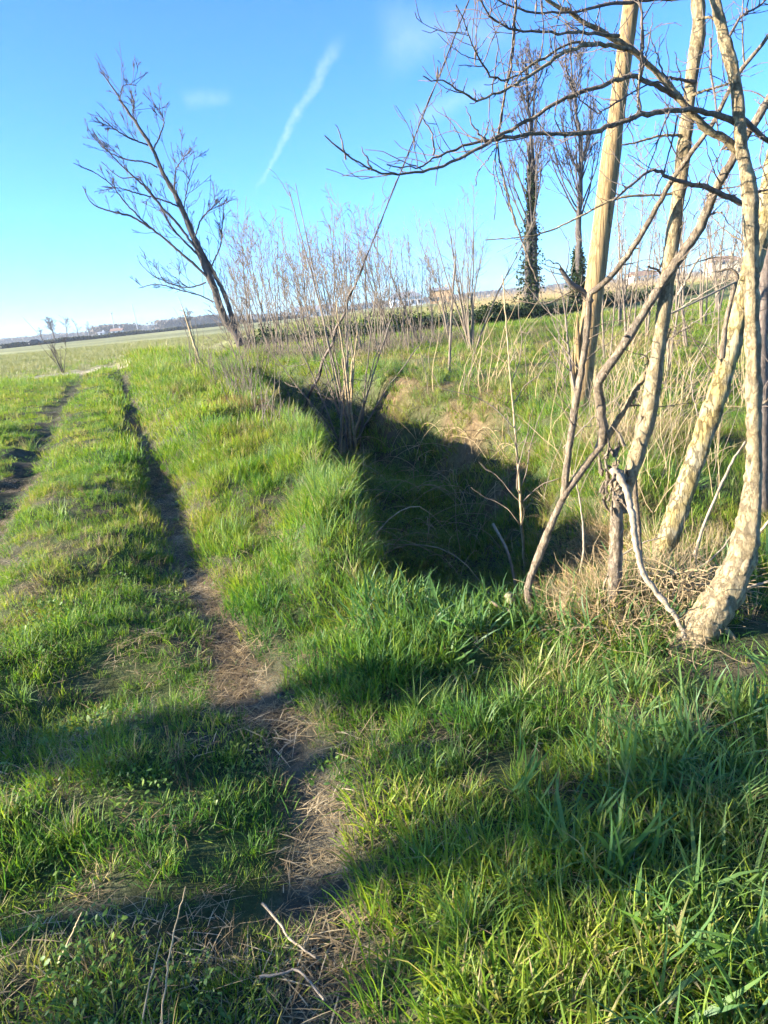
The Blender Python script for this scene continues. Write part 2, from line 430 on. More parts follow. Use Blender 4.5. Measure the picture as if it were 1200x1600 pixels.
mr.inputs['To Min'].default_value, mr.inputs['To Max'].default_value = .6, 1.45
mr2 = nt.nodes.new('ShaderNodeMapRange'); nt.links.new(n2, mr2.inputs['Value'])
mr2.inputs['From Min'].default_value, mr2.inputs['From Max'].default_value = .3, .7
mr2.inputs['To Min'].default_value, mr2.inputs['To Max'].default_value = .75, 1.25
mm = nt.nodes.new('ShaderNodeMath'); mm.operation = 'MULTIPLY'
nt.links.new(mr.outputs['Result'], mm.inputs[0]); nt.links.new(mr2.outputs['Result'], mm.inputs[1])
vs = nt.nodes.new('ShaderNodeVectorMath'); vs.operation = 'SCALE'
nt.links.new(va.outputs['Color'], vs.inputs[0]); nt.links.new(mm.outputs[0], vs.inputs['Scale'])
nt.links.new(vs.outputs['Vector'], b.inputs['Base Color'])
b.inputs['Roughness'].default_value = .95; b.inputs['Specular IOR Level'].default_value = .1
bp = nt.nodes.new('ShaderNodeBump'); bp.inputs['Strength'].default_value = .8; bp.inputs['Distance'].default_value = .03
n3 = gnoise(75, 6); ma = nt.nodes.new('ShaderNodeMath'); ma.operation = 'MULTIPLY_ADD'; nt.links.new(n3, ma.inputs[0]); ma.inputs[1].default_value = .45; nt.links.new(n1, ma.inputs[2])
nt.links.new(ma.outputs[0], bp.inputs['Height']); nt.links.new(bp.outputs['Normal'], b.inputs['Normal'])
gob = link('ground', me, None, m); gob.cycles.shadow_terminator_geometry_offset = .3; gob.cycles.shadow_terminator_offset = .15
tag(gob, 'grassy farmland with a wheel track, a ditch and flat fields', 'ground', kind='structure')
def gz(x, y): return float(height(np.array([x]), np.array([y]))[0])
def on_ground(px, py):                  # where that direction of the photograph meets the terrain
    d = ray(px, py); d = d / d[1]; ys = np.geomspace(1.2, 400, 900)
    h = height(d[0] * ys, ys); zz = EYE + d[2] * ys
    k = np.argmax(zz <= h) if (zz <= h).any() else len(ys) - 1
    return np.array([d[0] * ys[k], ys[k], h[k]])

# ------------------------------------------------------------------ grass: tuft meshes
def ribbon(V, F, W, base, az, L, w, lean, curl, segs, var, twist=0.0):
    p = np.array(base, float); ang = lean; n0 = len(V)
    for k in range(segs + 1):
        t = k / segs
        ww = w * (1 - t ** 1.6) * (0.65 + .7 * min(t * 2.2, 1) * (1 - .3 * t))
        sa = az + math.pi / 2 + twist * t
        sd = np.array([math.cos(sa), math.sin(sa), 0]) * ww * .5
        if k < segs:
            V.append(p - sd); V.append(p + sd); W += [var, var]
        else:
            V.append(p.copy()); W.append(var)
        st = L / segs
        p = p + st * np.array([math.cos(az) * math.sin(ang), math.sin(az) * math.sin(ang), math.cos(ang)])
        ang += curl / segs
    for k in range(segs - 1):
        a = n0 + 2 * k; F.append((a, a + 1, a + 3)); F.append((a, a + 3, a + 2))
    a = n0 + 2 * (segs - 1); F.append((a, a + 1, a + 2))
def tuft(name, nb, rad, Lr, wr, lean, curl, segs, mat, col, zdrop=.01, varr=.16, flat=False):
    V, F, W = [], [], []
    for _ in range(nb):
        a = rng.random() * 6.283; r = rad * math.sqrt(rng.random())
        L = Lr[0] + (Lr[1] - Lr[0]) * rng.random() ** 1.3
        az = a + rng.normal() * .9 if not flat else rng.random() * 6.283
        z0 = -zdrop if not flat else .004 + .02 * rng.random()
        ln = abs(rng.normal()) * lean + .05 if not flat else 1.45 + rng.normal() * .10
        ribbon(V, F, W, (r * math.cos(a), r * math.sin(a), z0), az, L, wr[0] + (wr[1] - wr[0]) * rng.random(),
               ln, curl * (.3 + rng.random()), segs, rng.normal() * varr * .85, rng.normal() * .8)
    me = mesh_from(name, np.array(V), np.array(F), attr={'var': np.array(W)})
    me.materials.append(mat)
    o = bpy.data.objects.new(name, me); col.objects.link(o)
    return o
def weed(name, nl, rad, h, leaf, mat, col):
    V, F, W = [], [], []
    for _ in range(nl):
        a = rng.random() * 6.283; r = rad * math.sqrt(rng.random()); z = h * rng.random() ** .8
        c = np.array([r * math.cos(a), r * math.sin(a), z]); az = rng.random() * 6.283; tl = rng.normal() * .45
        L = leaf * (.6 + .8 * rng.random()); w = L * (.35 + .25 * rng.random())
        d = np.array([math.cos(az) * math.cos(tl), math.sin(az) * math.cos(tl), math.sin(tl)]); sd = np.array([-math.sin(az), math.cos(az), .3 * rng.normal()])
        n0 = len(V); v = rng.normal() * .10
        for t, ww in ((0, .15), (.3, 1), (.7, .8)):
            q = c + d * L * t - np.array([0, 0, 1]) * L * .35 * t * t
            V.append(q - sd * w * .5 * ww); V.append(q + sd * w * .5 * ww); W += [v, v]
        V.append(c + d * L - np.array([0, 0, 1]) * L * .35); W.append(v)
        for k in (0, 2): F.append((n0 + k, n0 + k + 1, n0 + k + 3)); F.append((n0 + k, n0 + k + 3, n0 + k + 2))
        F.append((n0 + 4, n0 + 5, n0 + 6))
    me = mesh_from(name, np.array(V), np.array(F), attr={'var': np.array(W)}); me.materials.append(mat)
    o = bpy.data.objects.new(name, me); col.objects.link(o); return o
GREENS = [(0.0, (.032, .095, .022)), (.25, (.065, .160, .030)), (.5, (.140, .235, .026)), (.74, (.245, .305, .034)), (.90, (.30, .27, .065)), (1.0, (.35, .28, .14))]
M_short = blade_mat('short grass blades', GREENS, .45, .55, .3)
M_long = blade_mat('long grass blades', [(0, (.036, .09, .032)), (.3, (.085, .175, .052)), (.6, (.160, .255, .062)), (.85, (.26, .30, .08)), (1, (.36, .29, .15))], .42, .5, .35)
M_weed = blade_mat('weed leaves', [(0, (.03, .075, .018)), (.5, (.10, .185, .028)), (1, (.22, .27, .045))], .35)
M_straw = blade_mat('dry straw', [(0, (.10, .07, .04)), (.4, (.25, .175, .085)), (.75, (.41, .31, .165)), (1, (.50, .41, .26))], .15, .7, .2)
M_russet = blade_mat('rust brown dead grass', [(0, (.13, .06, .025)), (.5, (.24, .12, .05)), (1, (.36, .22, .10))], .15, .8, .1)
M_field = blade_mat('pale field grass', [(0, (.13, .14, .05)), (.5, (.25, .25, .095)), (1, (.36, .32, .16))], .25)
def tcol(name): return bpy.data.collections.new(name)
C_lod, C_short, C_long, C_broad, C_weed, C_straw, C_dry, C_russ, C_field = [tcol('tufts ' + n) for n in ('distant', 'short', 'long', 'broad', 'weed', 'straw', 'dry', 'russet', 'field')]
for k in range(5):
    tuft('distant_tuft', 46, .17, (.04, .14), (.006, .010), .6, 1.0, 2, M_short, C_lod)
    tuft('short_tuft', 42, .075, (.035, .125), (.003, .0055), .55, 1.1, 3, M_short, C_short)
    tuft('long_tuft', 40, .06, (.13, .32), (.0035, .0058), .34, 1.35, 4, M_long, C_long)
    tuft('broad_tuft', 24, .085, (.07, .24), (.006, .0125), .55, 1.35, 5, M_long, C_broad)
    weed('weed_tuft', 70, .09, .07, .0135, M_weed, C_weed)
    tuft('straw_litter', 15, .09, (.03, .16), (.002, .0046), .1, .35, 3, M_straw, C_straw, flat=True)
    tuft('dry_tuft', 24, .05, (.15, .42), (.0025, .0042), .38, .9, 4, M_straw, C_dry)
    tuft('russet_tuft', 34, .07, (.06, .20), (.0025, .0045), .75, 1.1, 3, M_russet, C_russ)
    tuft('field_tuft', 30, .14, (.05, .15), (.006, .010), .5, .9, 2, M_field, C_field)

def scatter(name, coll, P, scl, tint, label, cat, tilt=.18, kind='stuff', zs=None):
    n = len(P)
    me = bpy.data.meshes.new(name)
    me.vertices.add(n); me.vertices.foreach_set('co', np.asarray(P, np.float32).ravel())
    rot = np.c_[rng.normal(size=n) * tilt, rng.normal(size=n) * tilt, rng.random(n) * 6.283].astype(np.float32)
    a = me.attributes.new('rot', 'FLOAT_VECTOR', 'POINT'); a.data.foreach_set('vector', rot.ravel())
    sv = np.repeat(np.asarray(scl, np.float32)[:, None], 3, 1)
    if zs is not None: sv[:, 2] *= zs
    a = me.attributes.new('scl', 'FLOAT_VECTOR', 'POINT'); a.data.foreach_set('vector', sv.ravel())
    a = me.attributes.new('idx', 'INT', 'POINT'); a.data.foreach_set('value', rng.integers(0, len(coll.objects), n).astype(np.int32))
    a = me.attributes.new('tint', 'FLOAT', 'POINT'); a.data.foreach_set('value', np.asarray(tint, np.float32))
    o = link(name, me)
    ng = bpy.data.node_groups.new('scatter ' + name, 'GeometryNodeTree')
    ng.interface.new_socket('Geometry', in_out='INPUT', socket_type='NodeSocketGeometry')
    ng.interface.new_socket('Geometry', in_out='OUTPUT', socket_type='NodeSocketGeometry')
    N, Lk = ng.nodes, ng.links
    gi, go = N.new('NodeGroupInput'), N.new('NodeGroupOutput')
    ci = N.new('GeometryNodeCollectionInfo'); ci.inputs['Collection'].default_value = coll
    ci.inputs['Separate Children'].default_value = True; ci.inputs['Reset Children'].default_value = True
    iop = N.new('GeometryNodeInstanceOnPoints'); iop.inputs['Pick Instance'].default_value = True
    def na(nm, ty):
        k = N.new('GeometryNodeInputNamedAttribute'); k.data_type = ty; k.inputs['Name'].default_value = nm; return k.outputs['Attribute']
    e2r = N.new('FunctionNodeEulerToRotation'); Lk.new(na('rot', 'FLOAT_VECTOR'), e2r.inputs[0])
    Lk.new(gi.outputs[0], iop.inputs['Points']); Lk.new(ci.outputs[0], iop.inputs['Instance'])
    Lk.new(na('idx', 'INT'), iop.inputs['Instance Index']); Lk.new(e2r.outputs[0], iop.inputs['Rotation'])
    Lk.new(na('scl', 'FLOAT_VECTOR'), iop.inputs['Scale']); Lk.new(iop.outputs[0], go.inputs[0])
    md = o.modifiers.new('scatter', 'NODES'); md.node_group = ng
    return tag(o, label, cat, kind=kind)

def points(dens, ymin, ymax, margin=1.0):
    """random ground points per square metre within the view wedge (plus a margin)"""
    A = 0.0; half = lambda y: .62 * y + margin
    w = half(ymax); n = rng.poisson(dens * 2 * w * (ymax - ymin))
    x = (rng.random(n) * 2 - 1) * w; y = ymin + (ymax - ymin) * rng.random(n)
    k = np.abs(x) < half(y)
    return x[k], y[k]
def keep(x, y, p):
    k = rng.random(len(x)) < p; return x[k], y[k]
def P3(x, y, dz=0): return np.c_[x, y, height(x, y) + dz]
def cat_(*a): return np.concatenate(a)

SAND = lambda x, y: np.exp(-(((x + 12.2) / 3.6) ** 2 + ((y - 37.0 - .25 * (x + 12.2)) / 2.4) ** 2))
def lawn(name, coll, bands, label):
    sx, sy, ss, stt = [], [], [], []
    for y0, y1, dn, scl in bands:
        x, y = points(dn, y0, y1)
        pa, lr, di, fi, pl, s = masks(x, y)
        rightfg = sst(.1, .5, x - rutx(y)) * (1 - sst(3.6, 4.4, y))
        far = sst(7, 11, y)
        p = (1 - (.74 + .2 * far) * pa) * (1 - .85 * lr) * (1 - .62 * di) * (1 - .75 * fi) * (1 - .45 * pl) * (1 - .25 * sst(.6, 1.1, x - rutx(y)) * rightfg) * (1 - np.clip(SAND(x, y) * 1.6, 0, 1))
        patch = vnoise(x, y, .28) + .6 * vnoise(x + 9, y, .9)
        p = p * np.clip(.9 + 1.0 * patch, .62, 1) * (1 - .6 * bare(x, y))
        x, y = keep(x, y, np.clip(p, 0, 1))
        pa, lr, di, fi, pl, s = masks(x, y); R = rutx(y)
        h = (.72 + .95 * vnoise(x, y, .42) + .4 * rng.random(len(x)))
        edge = np.exp(-((x - R + .33) / .16) ** 2) * sst(5, 7, y)      # lush edge of the middle strip
        h = np.maximum(h, .35) * np.where(x > R + .2, 1.22, 1.0) * (1 - (.45 + .2 * sst(7, 11, y)) * pa) * (1 - .6 * lr) * np.where(x < R - .1, .82, 1) * (1 - .2 * pl) * (1 + .55 * edge)
        tn = .55 + .52 * vnoise(x, y, .5) + .26 * vnoise(x, y, 2.2) + .10 * rng.normal(size=len(x)) - .02 * di - .02 * pl - .18 * pa * sst(7, 11, y) - .15 * lr  # last terms paint shade into the ruts: darker grass tint there
        tn = tn + .10 * sst(3.0, 4.6, y) - .03  # sunlit look painted in: brighter tint beyond the front shade
        dryp = (rng.random(len(x)) < .06 + .10 * pl) * .3
        sx.append(x); sy.append(y); ss.append(h * scl); stt.append(np.clip(tn + dryp, .02, .97))
    sx, sy = cat_(*sx), cat_(*sy)
    scatter(name, coll, P3(sx, sy), cat_(*ss), cat_(*stt), label, 'grass')
lawn('short_grass', C_short, ((.6, 4.5, 215, 1.0), (4.5, 9, 135, 1.1)), 'short yellow green grass on the near track strip and bank')
lawn('meadow_grass', C_lod, ((9, 16, 46, 1.0), (16, 26, 20, 1.4), (26, 46, 8, 2.0)), 'short sunlit grass on the far track strip and bank')

lx, ly, ls, lt = [], [], [], []
for y0, y1, dn, scl in ((.6, 5.2, 75, .9), (5.2, 10, 60, .95), (10, 18, 36, 1.15), (18, 30, 15, 1.6)):
    x, y = points(dn, y0, y1)
    pa, lr, di, fi, pl, s = masks(x, y)
    R = rutx(y); lrm = leftrim(y)
    rightfg = sst(.15, .55, x - R) * (1 - sst(3.7, 4.6, y))
    rimg = .8 * np.exp(-((x - lrm + .08) / .22) ** 2) * sst(3.6, 4.5, y)
    rbank = np.exp(-((s - .95) / .3) ** 2) * sst(4.6, 6, y)
    bk = sst(.15, .5, x - R) * (1 - sst(-.1, .1, s)) * np.clip(2.2 * vnoise(x + 2, y, .62) - .1, .02, .6)
    p = np.clip(.34 * rightfg + rimg + rbank * .9 + bk + .04 + .22 * di, 0, 1) * (1 - pa) * (1 - .5 * di * (1 - rimg)) * (1 - fi)
    p = p * np.clip(.6 + 1.5 * vnoise(x, y, .6), .1, 1) * (1 - .6 * bare(x, y))
    x, y = keep(x, y, p)
    h = (.75 + .5 * rng.random(len(x)) + .3 * vnoise(x, y, .8)) * (.72 + .28 * sst(3.5, 4.3, y))
    lx.append(x); ly.append(y); ls.append(h * scl)
    lt.append(np.clip(.52 + .34 * vnoise(x, y, .9) + .10 * sst(4, 6, y) + .1 * rng.normal(size=len(x)) + (rng.random(len(x)) < .05) * .4, .02, 1))  # tint raised past the front, painting sunlight onto the banks
lx, ly = cat_(*lx), cat_(*ly)
scatter('long_grass', C_long, P3(lx, ly), cat_(*ls), cat_(*lt), 'long fine grass along the ditch rim and right of the path', 'grass')

x, y = points(95, .5, 4.6, 1.4)
R = rutx(y)
p = sst(.5, 1.05, x - R + .3 * vnoise(x, y, .5)) * (1 - sst(3.7, 4.5, y)) * np.clip(.62 + 1.6 * vnoise(x, y, .5), .05, 1)
x, y = keep(x, y, p)
scatter('broad_grass', C_broad, P3(x, y), .72 + .55 * rng.random(len(x)), np.clip(.33 + .3 * vnoise(x, y, .6) + .1 * rng.normal(size=len(x)) + (rng.random(len(x)) < .05) * .5, .02, 1),
        'tall broad bladed blue green grass at the right front', 'grass', tilt=.4)

x, y = points(70, .6, 6.0)
pa, lr, di, fi, pl, s = masks(x, y)
p = np.clip((1 - sst(-.2, .1, x - rutx(y))) * np.clip(.15 + 1.8 * vnoise(x, y, .45), 0, .8) + di * .95 + .04, 0, 1) * (1 - pa)
x, y = keep(x, y, p)
x2, y2 = points(95, 6, 14)
_, _, di2, _, _, s2 = masks(x2, y2)
x2, y2 = keep(x2, y2, np.clip(di2 * 1.0 + .05, 0, 1)); x, y = cat_(x, x2), cat_(y, y2)
scatter('ground_weeds', C_weed, P3(x, y), .75 + .6 * rng.random(len(x)) + .5 * sst(6, 10, y), np.clip(.5 + .35 * vnoise(x, y, .8) + .1 * rng.normal(size=len(x)) + .3 * masks(x, y)[2], .02, 1),  # ditch weeds tinted lighter, brightness added against the deep shade
        'low leafy weeds among the grass and in the ditch', 'weeds')

x, y = points(640, .6, 9.5)
pa, lr, di, fi, pl, s = masks(x, y)
p = np.clip(pa * .95 + .16 + di * .14 + .2 * lr, 0, 1) * np.clip(.75 + 1.2 * vnoise(x, y, .3), 0, 1)
x, y = keep(x, y, p)
x2, y2 = points(35, 9.5, 17); pa2 = masks(x2, y2)[0]; x2, y2 = keep(x2, y2, pa2 * .8)
x, y = cat_(x, x2), cat_(y, y2)
scatter('straw_litter_on_path', C_straw, P3(x, y, .004), .55 + .7 * rng.random(len(x)) ** 2, np.clip(.42 + .4 * vnoise(x, y, .5) + .22 * rng.normal(size=len(x)), 0, 1),
        'dry straw bits littering the bare path', 'straw', tilt=.06)

C_clod = tcol('clods'); M_clod = plain_mat('crumbled dry soil', (.085, .07, .058), .95, .3, 30)
for k in range(4):
    ng_ = 5; V, F = [], []
    for a_ in range(ng_):
        for b_ in range(8):
            th, ph_ = math.pi * (a_ + .5) / ng_, b_ * math.pi / 4; r_ = .011 * (1 + .35 * rng.normal()); V.append((r_ * math.sin(th) * math.cos(ph_), r_ * math.sin(th) * math.sin(ph_) * .8, r_ * .6 * math.cos(th) + .003))
    F = [(a_ * 8 + b_, a_ * 8 + (b_ + 1) % 8, a_ * 8 + 8 + (b_ + 1) % 8, a_ * 8 + 8 + b_) for a_ in range(ng_ - 1) for b_ in range(8)] + [tuple(range(8)), tuple(range(39, 31, -1))]
    me_ = mesh_py('clod', V, F); me_.materials.append(M_clod); C_clod.objects.link(bpy.data.objects.new('clod', me_))
x, y = points(900, .7, 7.5); x, y = keep(x, y, masks(x, y)[0] * np.clip(.5 + 1.5 * vnoise(x, y, .25), .05, 1))
scatter('soil_clods', C_clod, P3(x, y), .25 + 1.1 * rng.random(len(x)) ** 3, np.zeros(len(x)), 'small crumbled soil clods on the bare path', 'clods', tilt=.6)

# dry grass: tangles on the far bank, plateau and among the near stems
dx, dy, dsx, dtx = [], [], [], []
def drypatch(px, py, r, n, s0, s1, t0=.55, el=1.0):
    c = on_ground(px, py)
    x = c[0] + rng.normal(size=n) * r; y = c[1] + rng.normal(size=n) * r * el
    dx.append(x); dy.append(y); dsx.append(s0 + (s1 - s0) * rng.random(n)); dtx.append(np.clip(t0 + .2 * rng.normal(size=n), 0, 1))
drypatch(735, 655, .4, 60, .4, .8, .45); drypatch(625, 640, .3, 40, .4, .8, .4); drypatch(780, 690, .3, 40, .4, .8, .4)
drypatch(470, 640, .35, 30, .5, .9, .5); drypatch(420, 645, .3, 24, .4, .8, .6)
drypatch(930, 905, .17, 130, .4, .85, .6); drypatch(985, 935, .18, 130, .4, .8, .6); drypatch(1040, 890, .22, 80, .4, .8, .55); drypatch(890, 940, .12, 60, .3, .7, .55)
drypatch(1010, 700, .35, 70, .6, 1.2, .55); drypatch(930, 690, .35, 60, .5, 1.0, .5)
for _ in range(8): drypatch(rng.uniform(720, 1190), rng.uniform(520, 600), 1.0, 20, .7, 1.3, .35, 1.8)
drypatch(310, 620, .6, 50, .5, 1.0, .35); drypatch(545, 720, .5, 60, .5, 1.2, .5)
x, y = points(5, 9, 30); pl = masks(x, y)[4]; x, y = keep(x, y, pl * np.clip(.35 + 1.3 * vnoise(x, y, 2.), 0, 1))
dx.append(x); dy.append(y); dsx.append(.7 + .9 * rng.random(len(x))); dtx.append(np.clip(.45 + .2 * rng.normal(size=len(x)), 0, 1))
x, y = points(26, .8, 8); x, y = keep(x, y, (1 - masks(x, y)[0]) * np.clip(.35 + 1.6 * vnoise(x, y, .5), .05, 1))
dx.append(x); dy.append(y); dsx.append(.25 + .3 * rng.random(len(x))); dtx.append(np.clip(.45 + .2 * rng.normal(size=len(x)), 0, 1))
dx, dy = cat_(*dx), cat_(*dy)
scatter('dry_grass', C_dry, P3(dx, dy), cat_(*dsx), cat_(*dtx), 'pale dry grass tangled on the banks and around the stems', 'dry grass', tilt=.3)

c = on_ground(358, 640); n = 130
x, y = c[0] + rng.normal(size=n) * .22, c[1] + rng.normal(size=n) * .35
scatter('russet_grass', C_russ, P3(x, y), .7 + .5 * rng.random(n), np.clip(.45 + .25 * rng.normal(size=n), 0, 1), 'rust brown patch of dead grass on the left bank', 'dry grass', tilt=.3)

x, y = points(3.2, 30, 110, 4); fi = masks(x, y)[3]; x, y = keep(x, y, (fi * .9 + .05) * (1 - np.clip(SAND(x, y) * 1.6, 0, 1)))
scatter('field_grass', C_field, P3(x, y), 1.2 + 1.4 * rng.random(len(x)), np.clip(.5 + .4 * vnoise(x, y, 5.) + .12 * rng.normal(size=len(x)), 0, 1), 'pale short crop growing across the flat field', 'grass')

# ------------------------------------------------------------------ woody things: materials
B_pale = bark_mat('pale tan bark', (.19, .14, .078), (.48, .37, .20), (.30, .235, .14), 55, (1, 1, .45), 1.0, .85, 26, 22)
B_grey = bark_mat('grey brown bark', (.13, .096, .065), (.36, .28, .185), (.23, .18, .13), 60, (1, 1, .4), .9, .85, 32, 26)
B_yell = bark_mat('yellow lichen bark', (.22, .155, .065), (.52, .40, .16), (.36, .30, .18), 38, (1, 1, .25), 1.0, .9, 26, 14, .5)
B_dark = bark_mat('dark twig bark', (.08, .062, .052), (.21, .165, .13), None, 60, (1, 1, .4), .5)
B_pole = bark_mat('weathered bare pole wood', (.20, .125, .055), (.44, .30, .135), (.30, .20, .095), 26, (2.6, 2.6, .07), .7, .8, 9, 9, .55)
B_far = bark_mat('far tree bark', (.055, .046, .042), (.12, .10, .085), None, 6, (1, 1, .3), .3)
B_shoot = bark_mat('brown young shoots', (.115, .092, .072), (.25, .20, .145), None, 12, (1, 1, .3), .3)
B_dead = bark_mat('bleached dead wood', (.18, .14, .095), (.40, .33, .235), (.28, .23, .165), 40, (1, 1, .3), .7)
M_stalk = plain_mat('dead stalk', (.36, .265, .14), .85, .3, 20)
M_gold = plain_mat('golden brown straw', (.36, .23, .10), .85, .35, 18)
M_steel = plain_mat('dull rusted wire', (.05, .042, .038), .8, .2, 8, 0)

def pxp(lst, Y0, Y1): return np.array([at(p[0], p[1], Y0 + (Y1 - Y0) * k / (len(lst) - 1)) for k, p in enumerate(lst)])
def limb(tb, P, W, n, k=8, rough=.035, jit=0.0, store=None, cap=False, ridge=0.0):
    """smooth stem through points P, widths W (metres) spread along it"""
    Q = spline(P, n); t = np.linspace(0, 1, n)
    R = np.interp(t, np.linspace(0, 1, len(W)), W) * .5
    if jit:
        J = rng.normal(size=(n, 3)) * jit; J[0] = 0; Q = Q + J
    R = R * (1 + .10 * np.sin(np.cumsum(rng.normal(size=n)) * .7) * (rough > 0))
    tb.add(Q, R, k, rough, cap, ridge)
    if store is not None: store.append((Q, R))
    return Q, R
def spurs(tb, Q, R, n, L0, L1, up=.5, lo=.15, hi=.94, rmin=.0011, sub=.5, k=4, thorn=0):
    for _ in range(n):
        t = lo + (hi - lo) * rng.random(); i = min(int(t * (len(Q) - 1)), len(Q) - 2)
        d0 = unit(Q[i + 1] - Q[i]); side = rng.normal(size=3); side -= d0 * side.dot(d0); side = unit(side)
        d = unit(d0 * (.3 + .5 * rng.random()) + side + np.array([0, 0, up]))
        L = L0 + (L1 - L0) * rng.random() ** 2; m_ = max(4, int(L / .03)); m_ = min(m_, 12)
        pts = [Q[i] + (Q[i + 1] - Q[i]) * rng.random()]
        for s in range(m_):
            d = unit(d + rng.normal(size=3) * .16 + np.array([0, 0, up * .10])); pts.append(pts[-1] + d * L / m_)
        r0 = min(R[i] * .5, max(rmin * 1.6, L * .010)); rr = np.linspace(r0, rmin, m_ + 1)
        rr[1::3] *= 1.25
        tb.add(pts, rr, k)
        if L > .1 and rng.random() < sub:
            for _ in range(2):
                q = pts[int(m_ * (.3 + .6 * rng.random()))]; e = unit(d + rng.normal(size=3) * .7)
                l2 = L * .4 * rng.random() + .02
                tb.add([q, q + e * l2 * .5, q + unit(e + np.array([0, 0, .3])) * l2], [rmin * 1.3, rmin, rmin * .8], k)
    for _ in range(thorn):
        i = int(rng.random() * (len(Q) - 1)); side = unit(rng.normal(size=3)); q = Q[i] + side * R[i] * .7
        tb.add([q, q + side * (.008 + R[i] * .6), q + side * (.014 + R[i])], [max(R[i] * .4, .002), max(R[i] * .28, .0015), .0008], k)
def px2m(w, Y): return w * Y / 1470.0

# ------------------------------------------------------------------ wooden pole and its guy wire
pb = on_ground(905, 642); YP = pb[1]
ptop = at(1110, -1000, YP + .3)
Pp = np.array([pb - (ptop - pb) * .03, pb + (ptop - pb) * .25, pb + (ptop - pb) * .6 + np.array([.02, 0, 0]), ptop + (ptop - pb) * .02])
tb = Tubes(); limb(tb, Pp, [px2m(34, YP), px2m(31, YP), px2m(28, YP), px2m(25, YP)], 60, 20, .006, 0, None, True)
e = empty('wooden_pole', pb)
tag(e, 'smooth leaning wooden pole standing behind the near tree stems', 'pole')
tb.build('shaft', B_pole, e)
tb = Tubes()
for f in (.03, .075):                    # ragged split slivers near the foot
    q = pb + (ptop - pb) * f + np.array([-.12, -.06, 0]); tb.add([q - np.array([0, 0, .28]), q + np.array([-.01, 0, .1]), q + np.array([.0, 0, .42])], [.028, .035, .006], 6, .1)
tb.build('split_sliver', B_pole, e)
tb = Tubes()
for f in (.975, .978):
    c0 = pb + (ptop - pb) * f; a = np.linspace(0, 6.4, 26); r = px2m(15, YP)
    tb.add(np.c_[c0[0] + r * np.cos(a), c0[1] + r * np.sin(a), c0[2] + .004 * a], np.full(26, .006), 6)
tb.build('wire_collar', M_steel, e)

wa = on_ground(468, 657); wq = pb + (ptop - pb) * .976
e = empty('guy_wire', wa)
tag(e, 'slanting guy wire wrapped with dead vine from the ditch bank to the pole', 'wire')
tb = Tubes(); t = np.linspace(0, 1, 40)[:, None]; tb.add(wa + (wq - wa) * t - np.array([0, 0, .10]) * np.sin(t * math.pi), np.full(40, .0125), 6); tb.build('wire', M_steel, e)
tb = Tubes(); n = 120; t = np.linspace(0, .33, n); ax = unit(wq - wa); n1_ = unit(np.cross(ax, [0, 1, .2])); n2_ = np.cross(ax, n1_)
ph = t * 95 + .5 * np.sin(t * 30)
rad_ = .018 + .016 * np.sin(t * 44) ** 2
C = wa + (wq - wa) * t[:, None] - np.array([0, 0, .10]) * np.sin(t * math.pi)[:, None] + rad_[:, None] * (np.cos(ph)[:, None] * n1_ + np.sin(ph)[:, None] * n2_)
tb.add(C, np.interp(t, [0, .08, .2, .33], [.034, .036, .030, .006]), 7, .08)
t2 = np.linspace(.28, .62, 90); ph = t2 * 60
C2 = wa + (wq - wa) * t2[:, None] - np.array([0, 0, .10]) * np.sin(t2 * math.pi)[:, None] + (.012 + .02 * rng.random(90))[:, None] * (np.cos(ph)[:, None] * n1_ + np.sin(ph)[:, None] * n2_)
tb.add(C2, np.full(90, .006), 4)
tb.build('vine_stem', B_dark, e)
tb = Tubes(); q = wa + (wq - wa) * .30
spurs(tb, wa + (wq - wa) * np.linspace(.02, .5, 30)[:, None], np.full(30, .01), 26, .08, .5, .0, .05, 1, .002, .6)
for (a_, b_) in (((722, 60), (690, 150)), ((735, 20), (700, 110)), ((690, 140), (660, 215))):
    p0, p1 = at(*a_, YP + .1), at(*b_, YP + .2); mid = (p0 + p1) / 2 + np.array([-.15, 0, -.05]); tb.add(spline([p0, mid, p1], 14) + rng.normal(size=(14, 3)) * .012, np.full(14, .004), 4)
tb.build('vine_tendril', B_dark, e)

# ------------------------------------------------------------------ near tree with long level branches (pale)
def near_tree(name, label, base, cat='tree'):
    e = empty(name, base); tag(e, label, cat); return e
g0 = on_ground(1072, 1006)
Y = g0[1]
e = near_tree('bare_tree', 'pale bare tree with a fat slanting base and long thorny branches reaching left', g0)
tb = Tubes(); ST = []
tr = [(1058, 1022), (1082, 998), (1112, 958), (1142, 912), (1160, 862), (1171, 800), (1177, 740), (1178, 650), (1176, 520), (1174, 375), (1170, 292), (1158, 229), (1155, 179), (1146, 117), (1129, 50), (1117, 0), (1090, -110), (1072, -260)]
T1 = pxp(tr, Y, Y + .30)
limb(tb, T1, [px2m(w, Y) for w in (60, 72, 68, 57, 41, 32, 29, 28, 27, 26, 26, 24, 24, 22, 20, 19, 15, 8)], 190, 28, .014, .0012, ST, True, .045)
tb.build('trunk', B_pale, e)
tb = Tubes()                             # gnarled roots and burrs on the slanting base
for _ in range(14):
    i = int(rng.integers(1, 30)); c0 = ST[0][0][i]; d = unit(rng.normal(size=3) + np.array([-.3, -.6, 0])); r = ST[0][1][i]
    ax_ = unit(ST[0][0][i + 1] - ST[0][0][i]); p0 = c0 + d * r * .74 - ax_ * .06; tb.add(spline([p0, p0 + ax_ * .05 + d * r * .16, p0 + ax_ * .13 + rng.normal(size=3) * .006], 10), np.array([.05, .2, .3, .36, .38, .36, .3, .22, .14, .04]) * r, 8, .06)
